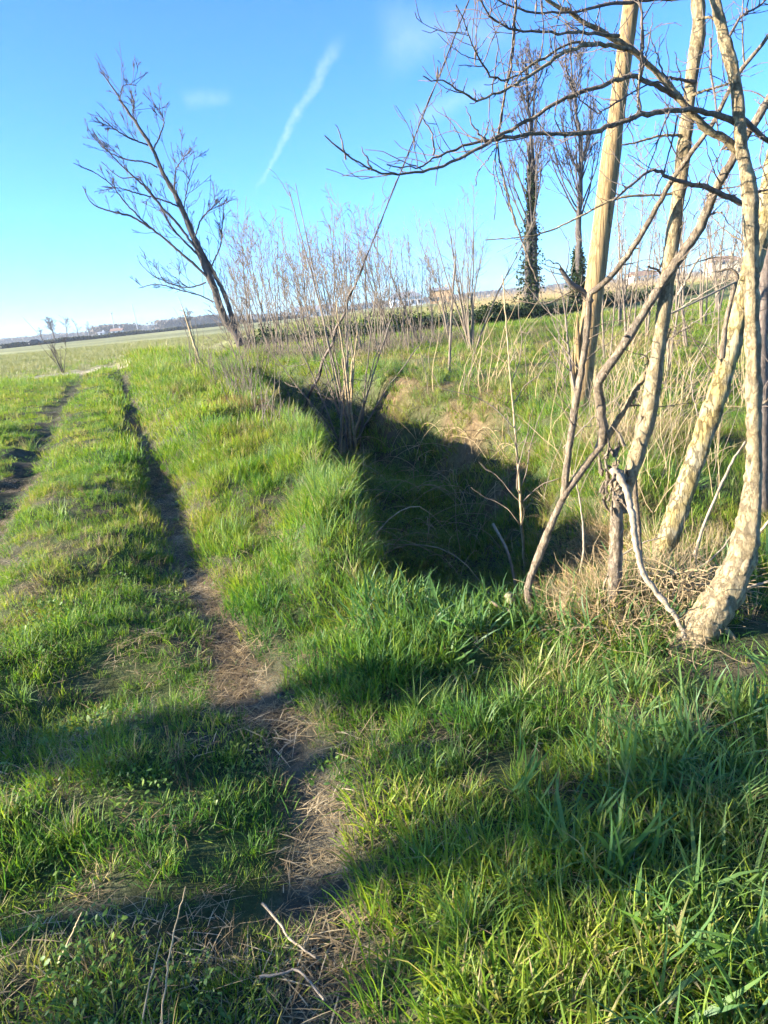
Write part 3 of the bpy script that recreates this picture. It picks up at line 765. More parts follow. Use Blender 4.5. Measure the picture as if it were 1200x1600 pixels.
for _ in range(7):
    c0 = ST[0][0][int(rng.integers(0, 14))]; d = np.array([rng.normal() * .5, -.3 + rng.normal() * .5, -.9]); p1 = c0 + unit(d) * .16
    tb.add(spline([c0, (c0 + p1) / 2 + rng.normal(size=3) * .02, p1], 8), np.linspace(.022, .008, 8), 7, .08)
tb.build('root_burr', B_pale, e)
BR = [  # (path, start width px, end width px, Y start, Y end)
 ([(1156, 236), (1128, 216), (1100, 196), (1067, 162), (1037, 125), (1008, 96), (983, 75), (950, 54), (917, 37), (887, 17), (858, 0), (835, -25), (800, -60)], 20, 4, 0, -.25, B_pale),
 ([(1162, 200), (1138, 186), (1117, 179), (1083, 173), (1046, 173), (1000, 181), (950, 198), (925, 206), (870, 209), (825, 210), (779, 217), (751, 222), (704, 236), (675, 248), (660, 260), (628, 262), (605, 257)], 14, 2.4, 0, -.55, B_grey),
 ([(1062, 158), (1046, 146), (1025, 133), (992, 119), (967, 125), (925, 140), (883, 154), (833, 183), (783, 210), (757, 228), (704, 254), (667, 266), (628, 271), (585, 267), (555, 250), (535, 235), (507, 214)], 11, 2.5, -.05, -.65, B_grey),
 ([(985, 77), (958, 72), (933, 69), (904, 73), (875, 87), (837, 112), (796, 137), (758, 154), (735, 153), (712, 138), (700, 129), (672, 124), (662, 118)], 9, 2, -.16, -.7, B_pale),
 ([(967, 56), (917, 52), (867, 51), (808, 46), (775, 33), (750, 0), (738, -30)], 8, 2.2, -.2, -.5, B_grey),
 ([(1120, -8), (1070, -5), (1030, 0), (992, 2), (942, 8), (887, 20), (846, 20), (804, 12), (779, 0), (760, -14)], 10, 2.4, .02, -.4, B_dark),
 ([(938, 66), (887, 71), (837, 98), (796, 123), (771, 121), (750, 96), (737, 67), (725, 33), (712, 8)], 6, 1.6, -.2, -.8, B_pale),
 ([(1175, 330), (1158, 319), (1117, 298), (1075, 287), (1046, 277), (1030, 268), (1012, 269), (985, 290), (955, 316)], 15, 4, .1, -.2, B_dark),
 ([(1160, 186), (1180, 205), (1205, 222), (1240, 250)], 15, 9, 0, .1, B_dark),
 ([(1172, 305), (1200, 296), (1250, 285)], 7, 4, .1, 0, B_dark),
 ([(1138, 60), (1160, 25), (1185, 10), (1215, -20)], 6, 3, .05, .1, B_dark),
 ([(1060, 148), (1030, 128), (1000, 138), (965, 160), (930, 175), (905, 150), (885, 110), (882, 60)], 4, 1.6, -.1, -.4, B_dark),
 ([(1000, 178), (998, 140), (1003, 90), (1002, 20), (996, -20)], 7, 5, -.1, -.2, B_dark),
 ([(1110, 60), (1112, 110), (1118, 170), (1122, 230)], 6, 3, .2, .1, B_dark),
 ([(1180, 640), (1200, 625), (1230, 600)], 10, 7, .1, .1, B_grey),
]
tw = Tubes()
for (pp, w0, w1, d0, d1, mt) in BR:
    q = pxp(pp, Y + .25 + d0, Y + .25 + d1); tb = Tubes()
    Q, R = limb(tb, q, [px2m(w0 * .82, Y), px2m((w0 * .6 + w1 * .4) * .8, Y), px2m(w1 * .85, Y)], max(12, int(len(pp) * 3.2)), 8, .05, .0026)
    spurs(tw, Q, R, int(12 + 1.8 * len(pp)), .02, .26, .45, .1, .93, .0011, .6, 4, 10)
    spurs(tw, Q, R, 9, .008, .02, .2, .1, 1, .0014, 0)
    tb.build('branch', mt, e)
for t_ in ([(540, 250), (533, 215), (524, 195)], [(580, 265), (572, 245), (564, 230)], [(678, 242), (676, 215), (665, 190), (650, 163)], [(757, 220), (740, 198), (727, 165)], [(757, 220), (762, 200), (765, 186)], [(1008, 96), (1015, 60), (1020, 20)], [(1040, 125), (1025, 80), (1010, 42)], [(1075, 160), (1060, 110), (1055, 80)], [(1046, 173), (1030, 215), (1000, 300)], [(1060, 180), (1040, 260), (1010, 330)]):
    q = pxp(t_, Y - .3, Y - .32) if t_[0][0] < 800 else pxp(t_, Y + .05, Y); tw.add(spline(q, 14) + rng.normal(size=(14, 3)) * .002, np.linspace(.0038, .0013, 14), 5)
tw.build('twigs', B_dark, e)

# ------------------------------------------------------------------ stem growing out of the broken stump
g3 = on_ground(958, 962); Y = g3[1]
e = near_tree('broken_tree', 'slim pale tree rising from a broken stump wrapped in torn bark', g3)
tb = Tubes(); limb(tb, pxp([(957, 985), (960, 930), (962, 870), (964, 790), (968, 735)], Y, Y), [px2m(w, Y) for w in (34, 27, 25, 25, 22)], 40, 14, .04, .001, None, True); tb.build('stump', B_grey, e)
tb = Tubes(); S3 = []
limb(tb, pxp([(972, 800), (980, 760), (995, 710), (1012, 650), (1025, 570), (1038, 480), (1048, 396), (1062, 292), (1071, 208), (1083, 104), (1092, 42), (1088, -20), (1080, -120), (1085, -240)], Y + .02, Y + .25), [px2m(w, Y) for w in (24, 32, 31, 29, 27, 27, 26, 25, 24, 24, 24, 22, 16, 10)], 150, 20, .014, 0, S3, True, .03)
tb.build('trunk', B_pale, e)
tb = Tubes(); limb(tb, pxp([(1002, 960), (1000, 860), (992, 760), (994, 690), (1003, 650)], Y + .15, Y + .05), [px2m(w, Y) for w in (14, 12, 11, 9, 6)], 40, 9, .04); tb.build('side_stem', B_grey, e)
tb = Tubes()                             # torn splinters and hanging bark at the break
for _ in range(46):
    p0 = at(962 + rng.normal() * 12, 748 + rng.normal() * 22, Y - .03 + rng.normal() * .03); d = unit(np.array([rng.normal() * .5, rng.normal() * .5, rng.choice([-1.2, .9])])); L = .03 + .10 * rng.random()
    tb.add([p0, p0 + d * L * .5, p0 + d * L + rng.normal(size=3) * .015], [.008, .006, .001], 4, .2)
tb.build('torn_bark', B_grey, e)
tb = Tubes(); limb(tb, pxp([(958, 733), (972, 752), (985, 790), (994, 850), (1008, 900), (1042, 945), (1062, 975), (1072, 1000)], Y - .06, g0[1] - .02), [px2m(w, Y) for w in (16, 13, 12, 11, 10, 11, 9, 7)], 60, 8, .08, .002); tb.build('torn_limb', B_dead, e)
tb = Tubes()
for pp, w in (([(1066, 300), (1030, 305), (992, 306), (950, 315), (900, 342), (854, 362), (812, 371), (758, 375)], 5), ([(1072, 212), (1033, 212), (992, 223), (970, 227)], 6), ([(1085, 128), (1050, 122), (1030, 118)], 7), ([(1080, 150), (1100, 142), (1140, 130), (1160, 118)], 6), ([(1090, 30), (1112, 28), (1130, 50)], 6)):
    t2b = Tubes(); Q, R = limb(t2b, pxp(pp, Y + .15, Y + .1), [px2m(w, Y), px2m(w * .4, Y)], 40, 7, .05, .001); t2b.build('branch', B_pale if w == 5 or w == 6 else B_dark, e)
    spurs(tb, Q, R, 10, .02, .22, .3)
spurs(tb, S3[0][0], S3[0][1], 16, .03, .35, .4, .3)
tb.build('twigs', B_dark, e)

# ------------------------------------------------------------------ yellow lichen trunk, dark trunk at the edge
g2 = on_ground(1030, 896); Y = max(g2[1], 3.9)
e = near_tree('yellow_barked_tree', 'thick leaning trunk with flaking yellow bark behind the straw', g2)
tb = Tubes(); S2 = []
limb(tb, pxp([(1018, 925), (1030, 880), (1044, 840), (1075, 750), (1120, 620), (1150, 510), (1180, 400), (1197, 330), (1215, 230), (1235, 100), (1250, -50), (1262, -200)], Y - .05, Y + .35), [px2m(w, Y) for w in (44, 46, 42, 41, 40, 39, 36, 34, 30, 26, 20, 14)], 150, 28, .018, .001, S2, True, .04)
tb.build('trunk', B_yell, e)
tb = Tubes(); spurs(tb, S2[0][0], S2[0][1], 26, .05, .5, .5, .3); tb.build('twigs', B_grey, e)
tb = Tubes(); limb(tb, pxp([(1128, 560), (1135, 500), (1150, 440), (1152, 430), (1140, 420), (1120, 425)], Y, Y), [.03, .02, .012], 24, 6, .1)
tb.build('dead_side_branch', B_grey, e)
tb = Tubes(); limb(tb, pxp([(1150, 440), (1100, 465), (1048, 490)], Y, Y - .2), [.012, .007], 24, 6, .06); tb.build('dead_side_branch', B_dead, e)
gd = np.array(at(1192, 760, 5.0)); gd[2] = gz(gd[0], gd[1])
e = near_tree('dark_barked_tree', 'dark brown trunk half hidden behind the pale stem at the right edge', gd)
tb = Tubes(); Q, R = limb(tb, np.vstack([gd[None] - [[0, 0, .1]], pxp([(1190, 640), (1188, 560), (1195, 430), (1212, 320), (1230, 180), (1245, 0), (1240, -200)], 5.0, 5.3)]), [px2m(w, 5) for w in (30, 27, 26, 24, 20, 14)], 80, 12, .05, .002); tb.build('trunk', B_dark, e)
tb = Tubes(); spurs(tb, Q, R, 20, .1, .6, .6, .3); tb.build('twigs', B_dark, e)

# ------------------------------------------------------------------ slender forked sapling at the ditch head
g4 = on_ground(830, 958); Y = g4[1]
e = near_tree('forked_sapling', 'slender curved sapling with crossing forks at the near end of the ditch', g4)
tb = Tubes(); limb(tb, pxp([(834, 985), (831, 955), (826, 915), (850, 848), (880, 778), (905, 742), (925, 715), (950, 683)], Y, Y - .02), [px2m(w, Y) for w in (20, 17, 16, 16, 16, 14, 13, 12)], 70, 10, .04, .001); tb.build('trunk', B_grey, e)
tw = Tubes()
for pp, ws, y1, mt in (
 ([(880, 780), (889, 700), (905, 600), (917, 517), (921, 462), (933, 452), (971, 412), (1012, 350), (1046, 287), (1075, 246), (1117, 187), (1150, 121), (1187, 75), (1230, 10)], (13, 13, 13, 13, 13, 12, 11, 10, 9, 8, 7, 6), -.3, B_grey),
 ([(924, 472), (910, 455), (892, 443), (876, 421)], (11, 9, 9, 8), -.06, B_dark),
 ([(948, 686), (968, 652), (987, 621), (1005, 590), (1025, 562), (1038, 535), (1046, 512)], (13, 12, 11, 11, 10), -.08, B_pale),
 ([(935, 702), (943, 680), (940, 650), (935, 600), (945, 580), (967, 550), (1017, 470), (1046, 425), (1092, 358), (1121, 292), (1154, 233), (1200, 158), (1250, 80)], (17, 17, 17, 16, 16, 16, 15, 14, 13, 12, 10), -.35, B_grey),
 ([(1046, 425), (1036, 428), (1025, 420), (1012, 417)], (6, 4, 3), -.15, B_dark),
 ([(1092, 356), (1110, 336), (1128, 332)], (7, 4, 3), -.2, B_dark)):
    tb = Tubes(); Q, R = limb(tb, pxp(pp, Y, Y + y1), [px2m(w, Y) for w in ws], int(len(pp) * 4.5), 9, .04, .0016); tb.build('fork', mt, e)
    spurs(tw, Q, R, int(len(pp) * 2.2), .02, .35, .3, .15, 1, .0012, .5, 4, 6)
tw.build('twigs', B_grey, e)

# ------------------------------------------------------------------ hanging vine strands
e = empty('hanging_vine', at(777, 225, 2.85)); tag(e, 'thin dead vine strands hanging over the left reaching branches', 'vine')
for pp, w in (([(812, -60), (806, 0), (800, 90), (788, 150), (777, 226)], 4.5), ([(806, -60), (803, 30), (795, 110), (784, 170), (776, 226)], 2.5), ([(777, 224), (784, 270), (800, 330), (822, 395), (840, 440)], 3.4), ([(776, 224), (774, 262), (786, 300), (806, 350), (822, 395)], 2.2),
              ([(777, 226), (771, 262), (775, 300), (772, 345)], 1.8), ([(775, 230), (760, 252), (746, 270), (744, 290)], 2.0), ([(778, 230), (790, 300), (803, 345)], 1.8), ([(1003, 40), (1000, 110), (995, 180)], 3.2)):
    tb = Tubes(); q = pxp(pp, 2.85, 2.9); tb.add(spline(q, 30) + rng.normal(size=(30, 3)) * .0016, np.full(30, px2m(w, 2.85) * .5), 5, .1); tb.build('strand', B_grey, e)
for px_, py_ in ((837, 15), (742, 90), (683, 118)):
    tb = Tubes(); p = at(px_, py_, 2.8); tb.add([p + np.array([.004, 0, .028]), p + np.array([.002, 0, .008]), p - np.array([0.003, 0, .024])], [.001, .0042, .0008], 6)
    tb.build('dry_pod', B_dark, e)

# ------------------------------------------------------------------ dead wood lying about
def ground_stick(name, pts, w0, w1, label, mat, lift=.03, arch=0.0, cat='branch', rough=.06):
    P = np.array([on_ground(*p) for p in pts]); P[:, 2] += lift
    n = len(P); P[:, 2] += arch * np.sin(np.linspace(0, math.pi, n))
    tb = Tubes(); Q, R = limb(tb, P, [w0, (w0 + w1) / 2, w1], 20, 7, rough, .0008)
    o = tb.build(name, mat); tag(o, label, cat); return Q, R, o
Q, R, o = ground_stick('dead_branch', [(692, 942), (715, 948), (740, 952), (770, 962), (800, 978)], .035, .016, 'grey dead branch lying at the head of the ditch', B_grey, .07)
tb = Tubes(); p = Q[3]; tb.add([p, p + np.array([-.02, -.02, -.06]), p + np.array([-.04, -.03, -.10])], [.010, .007, .003], 6); tb.build('side_twig', B_grey, None).parent = o
ground_stick('dead_twig', [(414, 1438), (438, 1462), (455, 1490), (480, 1512), (498, 1524)], .009, .005, 'thin bent twig lying beside the path at the front', B_dead, .05)
ground_stick('dead_twig', [(412, 1566), (445, 1557), (468, 1553), (490, 1572), (512, 1600)], .008, .006, 'pale crooked twig at the bottom edge by the path', B_dead, .07)
for pts, lab in (([(290, 1385, .30), (268, 1478, .18), (250, 1610, .06)], 'long dry stalk leaning up at the bottom left'), ([(252, 1465, .22), (236, 1530, .14), (220, 1606, .05)], 'shorter dry stalk next to the long one at bottom left'), ([(128, 1425, .2), (112, 1460, .12), (92, 1500, .05)], 'faint pale stalk tip among the grass near the left edge')):
    P = []
    for (a_, b_, h_) in pts: p = on_ground(a_, b_); d = ray(a_, b_); d = d / d[1]; yy = p[1] * (1 - h_ / EYE); P.append([d[0] * yy, yy, EYE + d[2] * yy])
    tb = Tubes(); limb(tb, np.array(P), [.003, .005, .0055], 20, 5, .05, .001); tag(tb.build('dry_stalk', M_stalk), lab, 'stalk')
for (a_, b_, h_, w_, lab) in ((781, 940, .14, .045, 'small pale cut stub standing left of the curved sapling'), (797, 955, .09, .05, 'short broken brown stub at the foot of the curved sapling')):
    p = on_ground(a_, b_); tb = Tubes(); limb(tb, np.array([p - [0, 0, .05], p + [.005, 0, h_ * .5], p + [-.008, 0, h_]]), [w_ * 1.2, w_, w_ * .8], 12, 9, .08, .001, None, True); tag(tb.build('cut_stub', B_dead), lab, 'stump')
p0 = at(770, 818, 5.2); p1 = at(795, 868, 5.1); tb = Tubes(); limb(tb, np.array([p1 + [.05, 0, -.35], p1, p0]), [.022, .02, .018], 20, 7, .06); tag(tb.build('upright_stick', B_dead), 'pale stick poking up out of the dark ditch', 'stick')
for pp, Y0, Y1, w, lab in (([(1120, 938), (1160, 922), (1210, 905)], 3.3, 3.2, .022, 'straight tan stick jutting right from the fat tree base'), ([(1128, 905), (1165, 860), (1212, 800)], 3.35, 3.2, .018, 'grey sucker slanting up at the right edge'), ([(1060, 900), (1095, 885), (1130, 855), (1165, 800)], 3.5, 3.6, .010, 'thin white cane bending between the yellow trunk and the right stem'),
                           ([(1085, 870), (1100, 820), (1140, 730), (1165, 690)], 3.9, 4.0, .020, 'smooth grey sucker between the yellow trunk and the right stem'), ([(905, 905), (912, 850), (906, 780), (896, 735)], 4.0, 4.0, .014, 'frayed dead cane behind the curved sapling'), ([(940, 925), (960, 880), (1000, 850), (1040, 838)], 3.45, 3.5, .010, 'thin bent cane crossing in front of the broken stump')):
    tb = Tubes(); limb(tb, pxp(pp, Y0, Y1), [w, w * .8, w * .5], 30, 7, .06, .0012); tag(tb.build('dead_cane', B_dead if w < .023 else B_grey), lab, 'stick')

# straw heap tangled round the near stems
def tangle(name, n, cpx, spread, L, label, Yc, mat, z0=0.0, k=3, r=.0016, flatness=.5):
    tb = Tubes()
    for _ in range(n):
        px_, py_ = cpx[0] + rng.normal() * spread[0], cpx[1] + rng.normal() * spread[1]
        p = on_ground(px_, py_) if Yc is None else at(px_, py_, Yc + rng.normal() * .12)
        p = p + np.array([0, 0, z0 + .05 * rng.random()]); d = unit(np.array([rng.normal(), rng.normal(), rng.normal() * flatness + .1])); l = L * (.3 + rng.random()); m_ = 6; pts = [p]
        for s in range(m_): d = unit(d + rng.normal(size=3) * .22 + np.array([0, 0, -.06])); pts.append(pts[-1] + d * l / m_)
        tb.add(pts, np.linspace(r, r * .5, m_ + 1), k)
    o = tb.build(name, mat); tag(o, label, 'straw', kind='stuff'); return o
tangle('straw_heap', 2000, (1000, 938), (55, 32), .26, 'heap of dry straw at the foot of the near stems', None, M_stalk, .02)
tangle('straw_heap', 1400, (922, 905), (30, 36), .24, 'brown straw heaped left of the broken stump', None, M_gold, .03)
tangle('straw_heap', 260, (1075, 925), (40, 16), .22, 'pale canes lying across the top of the fat tree base', 3.35, M_stalk, .0, 4, .0022)

# ------------------------------------------------------------------ multi-stem bare shrubs
def shrub(name, label, base, H, nst, spread, r, mat, S=None, lean=(0, 0), group=None, targets=None, cat='shrub'):
    S = S or dict(seg=[9, 6, 4], wob=[.05, .10, .16], up=[.035, .06, .05], n=[9, 4], t0=[.2, .15], ang=[.5, .6], lr=[.36, .45], rr=.55, rmin=.0045 * max(1, base[1] / 20), tip=.22)
    e = empty(name, base); tag(e, label, cat, group)
    out = [[], [], []]; st = Tubes(); tw = Tubes()
    for q in range(nst):
        a = rng.random() * 6.283; s = spread * (.25 + .75 * rng.random())
        d = np.array([math.cos(a) * s + lean[0], math.sin(a) * s * .8 + lean[1], 1.0])
        p = base + np.array([math.cos(a), math.sin(a), 0]) * .06 * H / 3 - np.array([0, 0, .05])
        grow(out, p, d, H * (.7 + .35 * rng.random()), r * (.7 + .5 * rng.random()), 0, S)
    for P_, R_ in out[0]: st_ = Tubes(); st_.add(P_, R_, 6, .03); st_.build('stem', mat, e)
    for lv in out[1:]:
        for P_, R_ in lv: tw.add(P_, R_, 3)
    if tw.ok(): tw.build('twigs', mat, e)
    return e
ORD = ['first', 'second', 'third', 'fourth', 'fifth', 'sixth', 'seventh', 'eighth', 'ninth', 'tenth', 'eleventh', 'twelfth', 'thirteenth', 'fourteenth', 'fifteenth', 'sixteenth', 'seventeenth', 'eighteenth', 'nineteenth', 'twentieth', 'twenty-first', 'twenty-second', 'twenty-third', 'twenty-fourth']
row = [(372, 24, 400, 3), (394, 27, 355, 3), (436, 32, 360, 4), (482, 31, 372, 4), (524, 33, 370, 4), (548, 21, 372, 3), (592, 22, 360, 3), (640, 24, 380, 3), (384, 30, 345, 3), (402, 33, 370, 2), (424, 28, 338, 5), (446, 24, 372, 2), (470, 26, 350, 4), (492, 22, 338, 4), (512, 25, 362, 4), (534, 29, 345, 3), (560, 24, 325, 4), (580, 30, 372, 3), (606, 27, 338, 4), (622, 33, 365, 3), (656, 27, 345, 4), (676, 34, 385, 2), (700, 30, 372, 3)]
row.sort()
for k, (px_, Yr, top, ns) in enumerate(row):
    q = at(px_, 520, Yr); base = np.array([q[0], Yr, gz(q[0], Yr)]); H = at(px_, top, Yr)[2] - base[2]
    look = ['tall forked', 'thin', 'dense', 'wispy'][(k * 3 + ns) % 4]
    shrub('bare_shrub', f'{look} bare shrub beyond the ditch, {ORD[k]} right of the leaning tree', base, H / .97, ns + 1, .20, .024 * Yr / 26, B_shoot, None, (-.06 + .05 * rng.normal(), 0), 'row of bare shrubs beyond the ditch')
q = at(738, 545, 21); base = np.array([q[0], 21, gz(q[0], 21)])
shrub('vase_shrub', 'wide vase shaped reddish bare shrub in front of the dark bank', base, 4.1, 13, .36, .026, B_shoot, dict(seg=[9, 6, 4], wob=[.06, .12, .18], up=[.05, .08, .05], n=[11, 5], t0=[.3, .2], ang=[.5, .6], lr=[.34, .42], rr=.5, rmin=.003, tip=.2))
# straggling shrub rooted in the ditch
base = on_ground(548, 712); base_y = base[1]
e = empty('ditch_shrub', base); tag(e, 'straggling brown shrub with fanned dead stems rooted in the ditch', 'shrub')
tw = Tubes()
for (tx, ty, w) in [(452, 300, 5), (462, 288, 4), (500, 420, 4), (540, 380, 4), (525, 470, 6), (560, 500, 6), (600, 520, 4), (480, 500, 4), (430, 470, 4), (400, 520, 3), (620, 470, 4), (655, 540, 5), (590, 430, 4), (545, 540, 8), (552, 560, 8), (535, 560, 6), (510, 600, 5), (460, 600, 4), (640, 640, 4), (700, 620, 3), (690, 660, 3), (620, 700, 3), (480, 660, 3), (570, 620, 6), (585, 640, 5), (440, 360, 3), (570, 360, 3), (515, 350, 3)]:
    p1 = at(tx, ty, base_y + rng.normal() * .5); p0 = base + np.array([rng.normal() * .10, rng.normal() * .10, -.05]); mid = (p0 + p1) / 2 + np.array([0, 0, .12]) * np.linalg.norm(p1 - p0) * rng.random()
    tb = Tubes(); Q, R = limb(tb, [p0, mid, p1], [px2m(w, base_y), px2m(w * .35, base_y)], 18, 6, .05, .006); tb.build('stem', B_shoot if w < 6 else M_stalk, e)
    spurs(tw, Q, R, 9, .08, .7, .25, .25, 1, .0022, .6)
tw.build('twigs', B_shoot, e)
# thin saplings on the sunlit side of the ditch
for (pp, Y0, lab) in (([(820, 872), (814, 800), (809, 720), (800, 620), (792, 520), (786, 430)], 6.6, 'thin straight sapling on the sunlit slope right of the ditch'), ([(905, 660), (890, 560), (880, 470), (860, 420)], 9.0, 'wispy sapling just left of the wooden pole'), ([(700, 560), (706, 480), (712, 400)], 16, 'single thin rod on the far rim of the ditch')):
    b0 = at(*pp[0], Y0); b0[2] = gz(b0[0], b0[1]); e = empty('thin_sapling', b0); tag(e, lab, 'sapling')
    tb = Tubes(); P = pxp(pp, Y0, Y0 + .1); P[0] = b0 - [0, 0, .05]; Q, R = limb(tb, P, [px2m(6, Y0), px2m(2.2, Y0)], 40, 6, .04, .002); tb.build('stem', M_stalk if Y0 < 8 else B_shoot, e)
    tb = Tubes(); spurs(tb, Q, R, 14, .2, 1.1, .7, .15, .8, .002, .6); tb.build('twigs', B_shoot, e)
# saplings behind the near stems on the right
rr_ = [(950, 14, 300), (985, 17, 250), (1010, 20, 330), (1040, 12, 330), (1075, 16, 240), (1100, 21, 300), (1130, 14, 270), (1160, 18, 220), (1190, 13, 300), (965, 26, 340), (1060, 28, 320), (1120, 30, 330)]
for k, (px_, Yr, top) in enumerate(rr_):
    q = at(px_, 520, Yr); base = np.array([q[0], Yr, gz(q[0], Yr)]); H = at(px_, top, Yr)[2] - base[2]
    where = ['just right of the wooden pole', 'left of the broken tree stem', 'behind the broken tree stem', 'right of the broken tree stem', 'between the broken tree and the yellow trunk', 'above the yellow trunk', 'close left of the pale right stem', 'behind the pale right stem', 'at the right edge', 'far off right of the wooden pole', 'far off behind the crossing forks', 'far off left of the pale right stem'][k]
    shrub('bare_sapling', 'fine twigged bare sapling ' + where, base, H / .95, 2 + k % 2, .14, .024 * Yr / 16, B_shoot, None, (.02 * rng.normal(), 0), 'bare saplings behind the near stems', cat='sapling')
# dry brush behind the stems
for k, (px_, py_, Yb, n, lab) in enumerate(((985, 600, 7.5, 80, 'tangled straw coloured brush between the pole and the broken tree'), (1060, 560, 9.5, 45, 'dry brush behind the yellow trunk'), (905, 580, 11.0, 33, 'small dry brush left of the pole foot'), (1165, 520, 9.0, 45, 'dry brush at the right edge behind the pale stem'), (1010, 690, 5.5, 40, 'dry grass stems hanging behind the broken stump'), (760, 600, 12, 30, 'dead stems on the far ditch slope'))):
    q = at(px_, py_, Yb); base = np.array([q[0], Yb, gz(q[0], Yb)]); e = empty('dry_brush', base); tag(e, lab, 'brush', 'dry brush on the right bank')
    for part in range(3):
        tb = Tubes()
        for _ in range(n // 3):
            p = base + np.array([rng.normal() * .35, rng.normal() * .3, -.03]); d = unit(np.array([rng.normal() * .35 + .12, rng.normal() * .3, 1.0])); L = (.5 + .9 * rng.random()) * (Yb / 8) ** .5; m_ = 7; pts = [p]
            for s in range(m_): d = unit(d + rng.normal(size=3) * .14 + np.array([.03, 0, -.10 * s / m_])); pts.append(pts[-1] + d * L / m_)
            tb.add(pts, np.linspace(.0045, .0015, m_ + 1) * (Yb / 8), 3)
        tb.build(['stalks', 'stalks', 'brown_stalks'][part], M_stalk if part < 2 else B_shoot, e)
# loose branches leaning through the right side
for pp, Y0, w, lab in (([(1050, 490), (1100, 458), (1150, 430)], 4.2, .010, 'pale straight twig crossing towards the yellow trunk'), ([(1060, 460), (1085, 415), (1100, 395)], 5.0, .02, 'bleached broken branch behind the crossing forks'), ([(1000, 560), (1060, 520), (1110, 480), (1150, 380)], 4.6, .009, 'thin grey twig arching behind the broken tree'), ([(1090, 650), (1080, 580), (1110, 520), (1120, 460)], 4.8, .009, 'thin bent twig left of the yellow trunk'), ([(880, 700), (940, 640), (1000, 600), (1030, 590)], 4.4, .007, 'fine dry twig crossing below the forks')):
    tb = Tubes(); Q, R = limb(tb, pxp(pp, Y0, Y0 - .1), [w, w * .4], 30, 6, .05, .003); e = tb.build('fallen_branch', B_dead); tag(e, lab, 'branch')
    tw = Tubes(); spurs(tw, Q, R, 10, .05, .4, .2); tw.build('twigs', B_shoot, None).parent = e

# ------------------------------------------------------------------ leaning tree on the left
c6 = lambda *pts: [(100 + x * .29167, 90 + y * .29167) for x, y in pts]
YL = 34.0
q = at(366, 536, YL); base = np.array([q[0], YL, gz(q[0], YL)])
e = empty('leaning_tree', base); tag(e, 'tall bare twin trunked tree leaning left beside the track', 'tree')
tw = Tubes(); LT = []
for nm, pp, w0, w1 in (('trunk', c6((945, 1545), (930, 1490), (860, 1400), (800, 1230), (750, 1100), (690, 950), (640, 830), (590, 720), (530, 620), (480, 500), (400, 370), (330, 270), (260, 160), (190, 70)), 14, 1.6), ('trunk', c6((960, 1530), (930, 1480), (900, 1390), (860, 1270), (790, 1130), (745, 1050), (700, 960), (650, 850)), 10, 4),
        ('branch', c6((770, 1180), (700, 1110), (640, 1060), (500, 940), (360, 850), (280, 830), (160, 790), (100, 690)), 5, 1.2), ('branch', c6((500, 940), (430, 880), (340, 790), (260, 690), (200, 640), (130, 600), (50, 565)), 3, 1), ('branch', c6((740, 1060), (690, 1000), (600, 880), (520, 800), (440, 700), (300, 570), (210, 470), (150, 380)), 5, 1),
        ('branch', c6((720, 1060), (640, 980), (570, 900), (500, 770), (400, 650), (300, 640), (200, 560)), 4, 1), ('branch', c6((620, 800), (520, 760), (400, 730), (300, 700), (200, 690)), 3, 1), ('branch', c6((500, 590), (440, 560), (330, 545), (230, 500), (150, 420)), 3, 1), ('branch', c6((450, 470), (330, 420), (230, 350), (170, 290)), 3, 1),
        ('branch', c6((800, 1310), (730, 1275), (640, 1250), (500, 1215), (400, 1235)), 3, 1), ('branch', c6((760, 1205), (680, 1230), (600, 1220), (480, 1170), (405, 1100)), 3, 1), ('branch', c6((480, 490), (520, 400), (535, 340), (515, 290), (510, 245)), 3, 1), ('branch', c6((590, 710), (600, 600), (640, 540), (690, 480)), 2.5, .9), ('branch', c6((640, 820), (660, 700), (680, 600), (700, 520)), 2.5, .9),
        ('branch', c6((700, 960), (740, 860), (800, 800), (860, 740)), 3, .9), ('branch', c6((790, 1120), (840, 1000), (850, 860), (860, 760)), 3, .9), ('branch', c6((300, 220), (320, 150), (390, 150)), 2, .9), ('branch', c6((400, 370), (370, 300), (380, 230)), 2, .9)):
    tb = Tubes(); P = pxp(pp, YL, YL + (rng.normal() * 1.2 if nm == 'branch' else .3)); Q, R = limb(tb, P, [px2m(w0, YL), px2m((w0 * .6 + w1 * .4) * 1.1, YL), px2m(w1 * 1.2, YL)], 44, 8 if nm == 'trunk' else 6, .05, .010); tb.build(nm, B_far, e)
    S = dict(seg=[8, 5, 3], wob=[.07, .10, .14], up=[.035, .03, .02], n=[4, 1.6], t0=[.2, .2], ang=[.5, .55], lr=[.45, .45], rr=.6, rmin=.010, tip=.5)
    for _ in range(17 if nm == 'trunk' else 10):
        i = int((.32 + .66 * rng.random()) * 43) if nm == 'trunk' else int((.12 + .86 * rng.random()) * 43); i = min(i, 42)
        t_ = unit(Q[i + 1] - Q[i]); d = unit(t_ * .9 + rng.normal(size=3) * .42 + np.array([0, 0, .2])); out_ = [[], [], []]
        grow(out_, Q[i], d, (.5 + 1.4 * rng.random()) * (1.2 - .85 * i / 43), .014, 0, S)
        for lv in out_:
            for P_, R_ in lv: tw.add(P_, R_, 3)
tw.build('twigs', B_far, e)

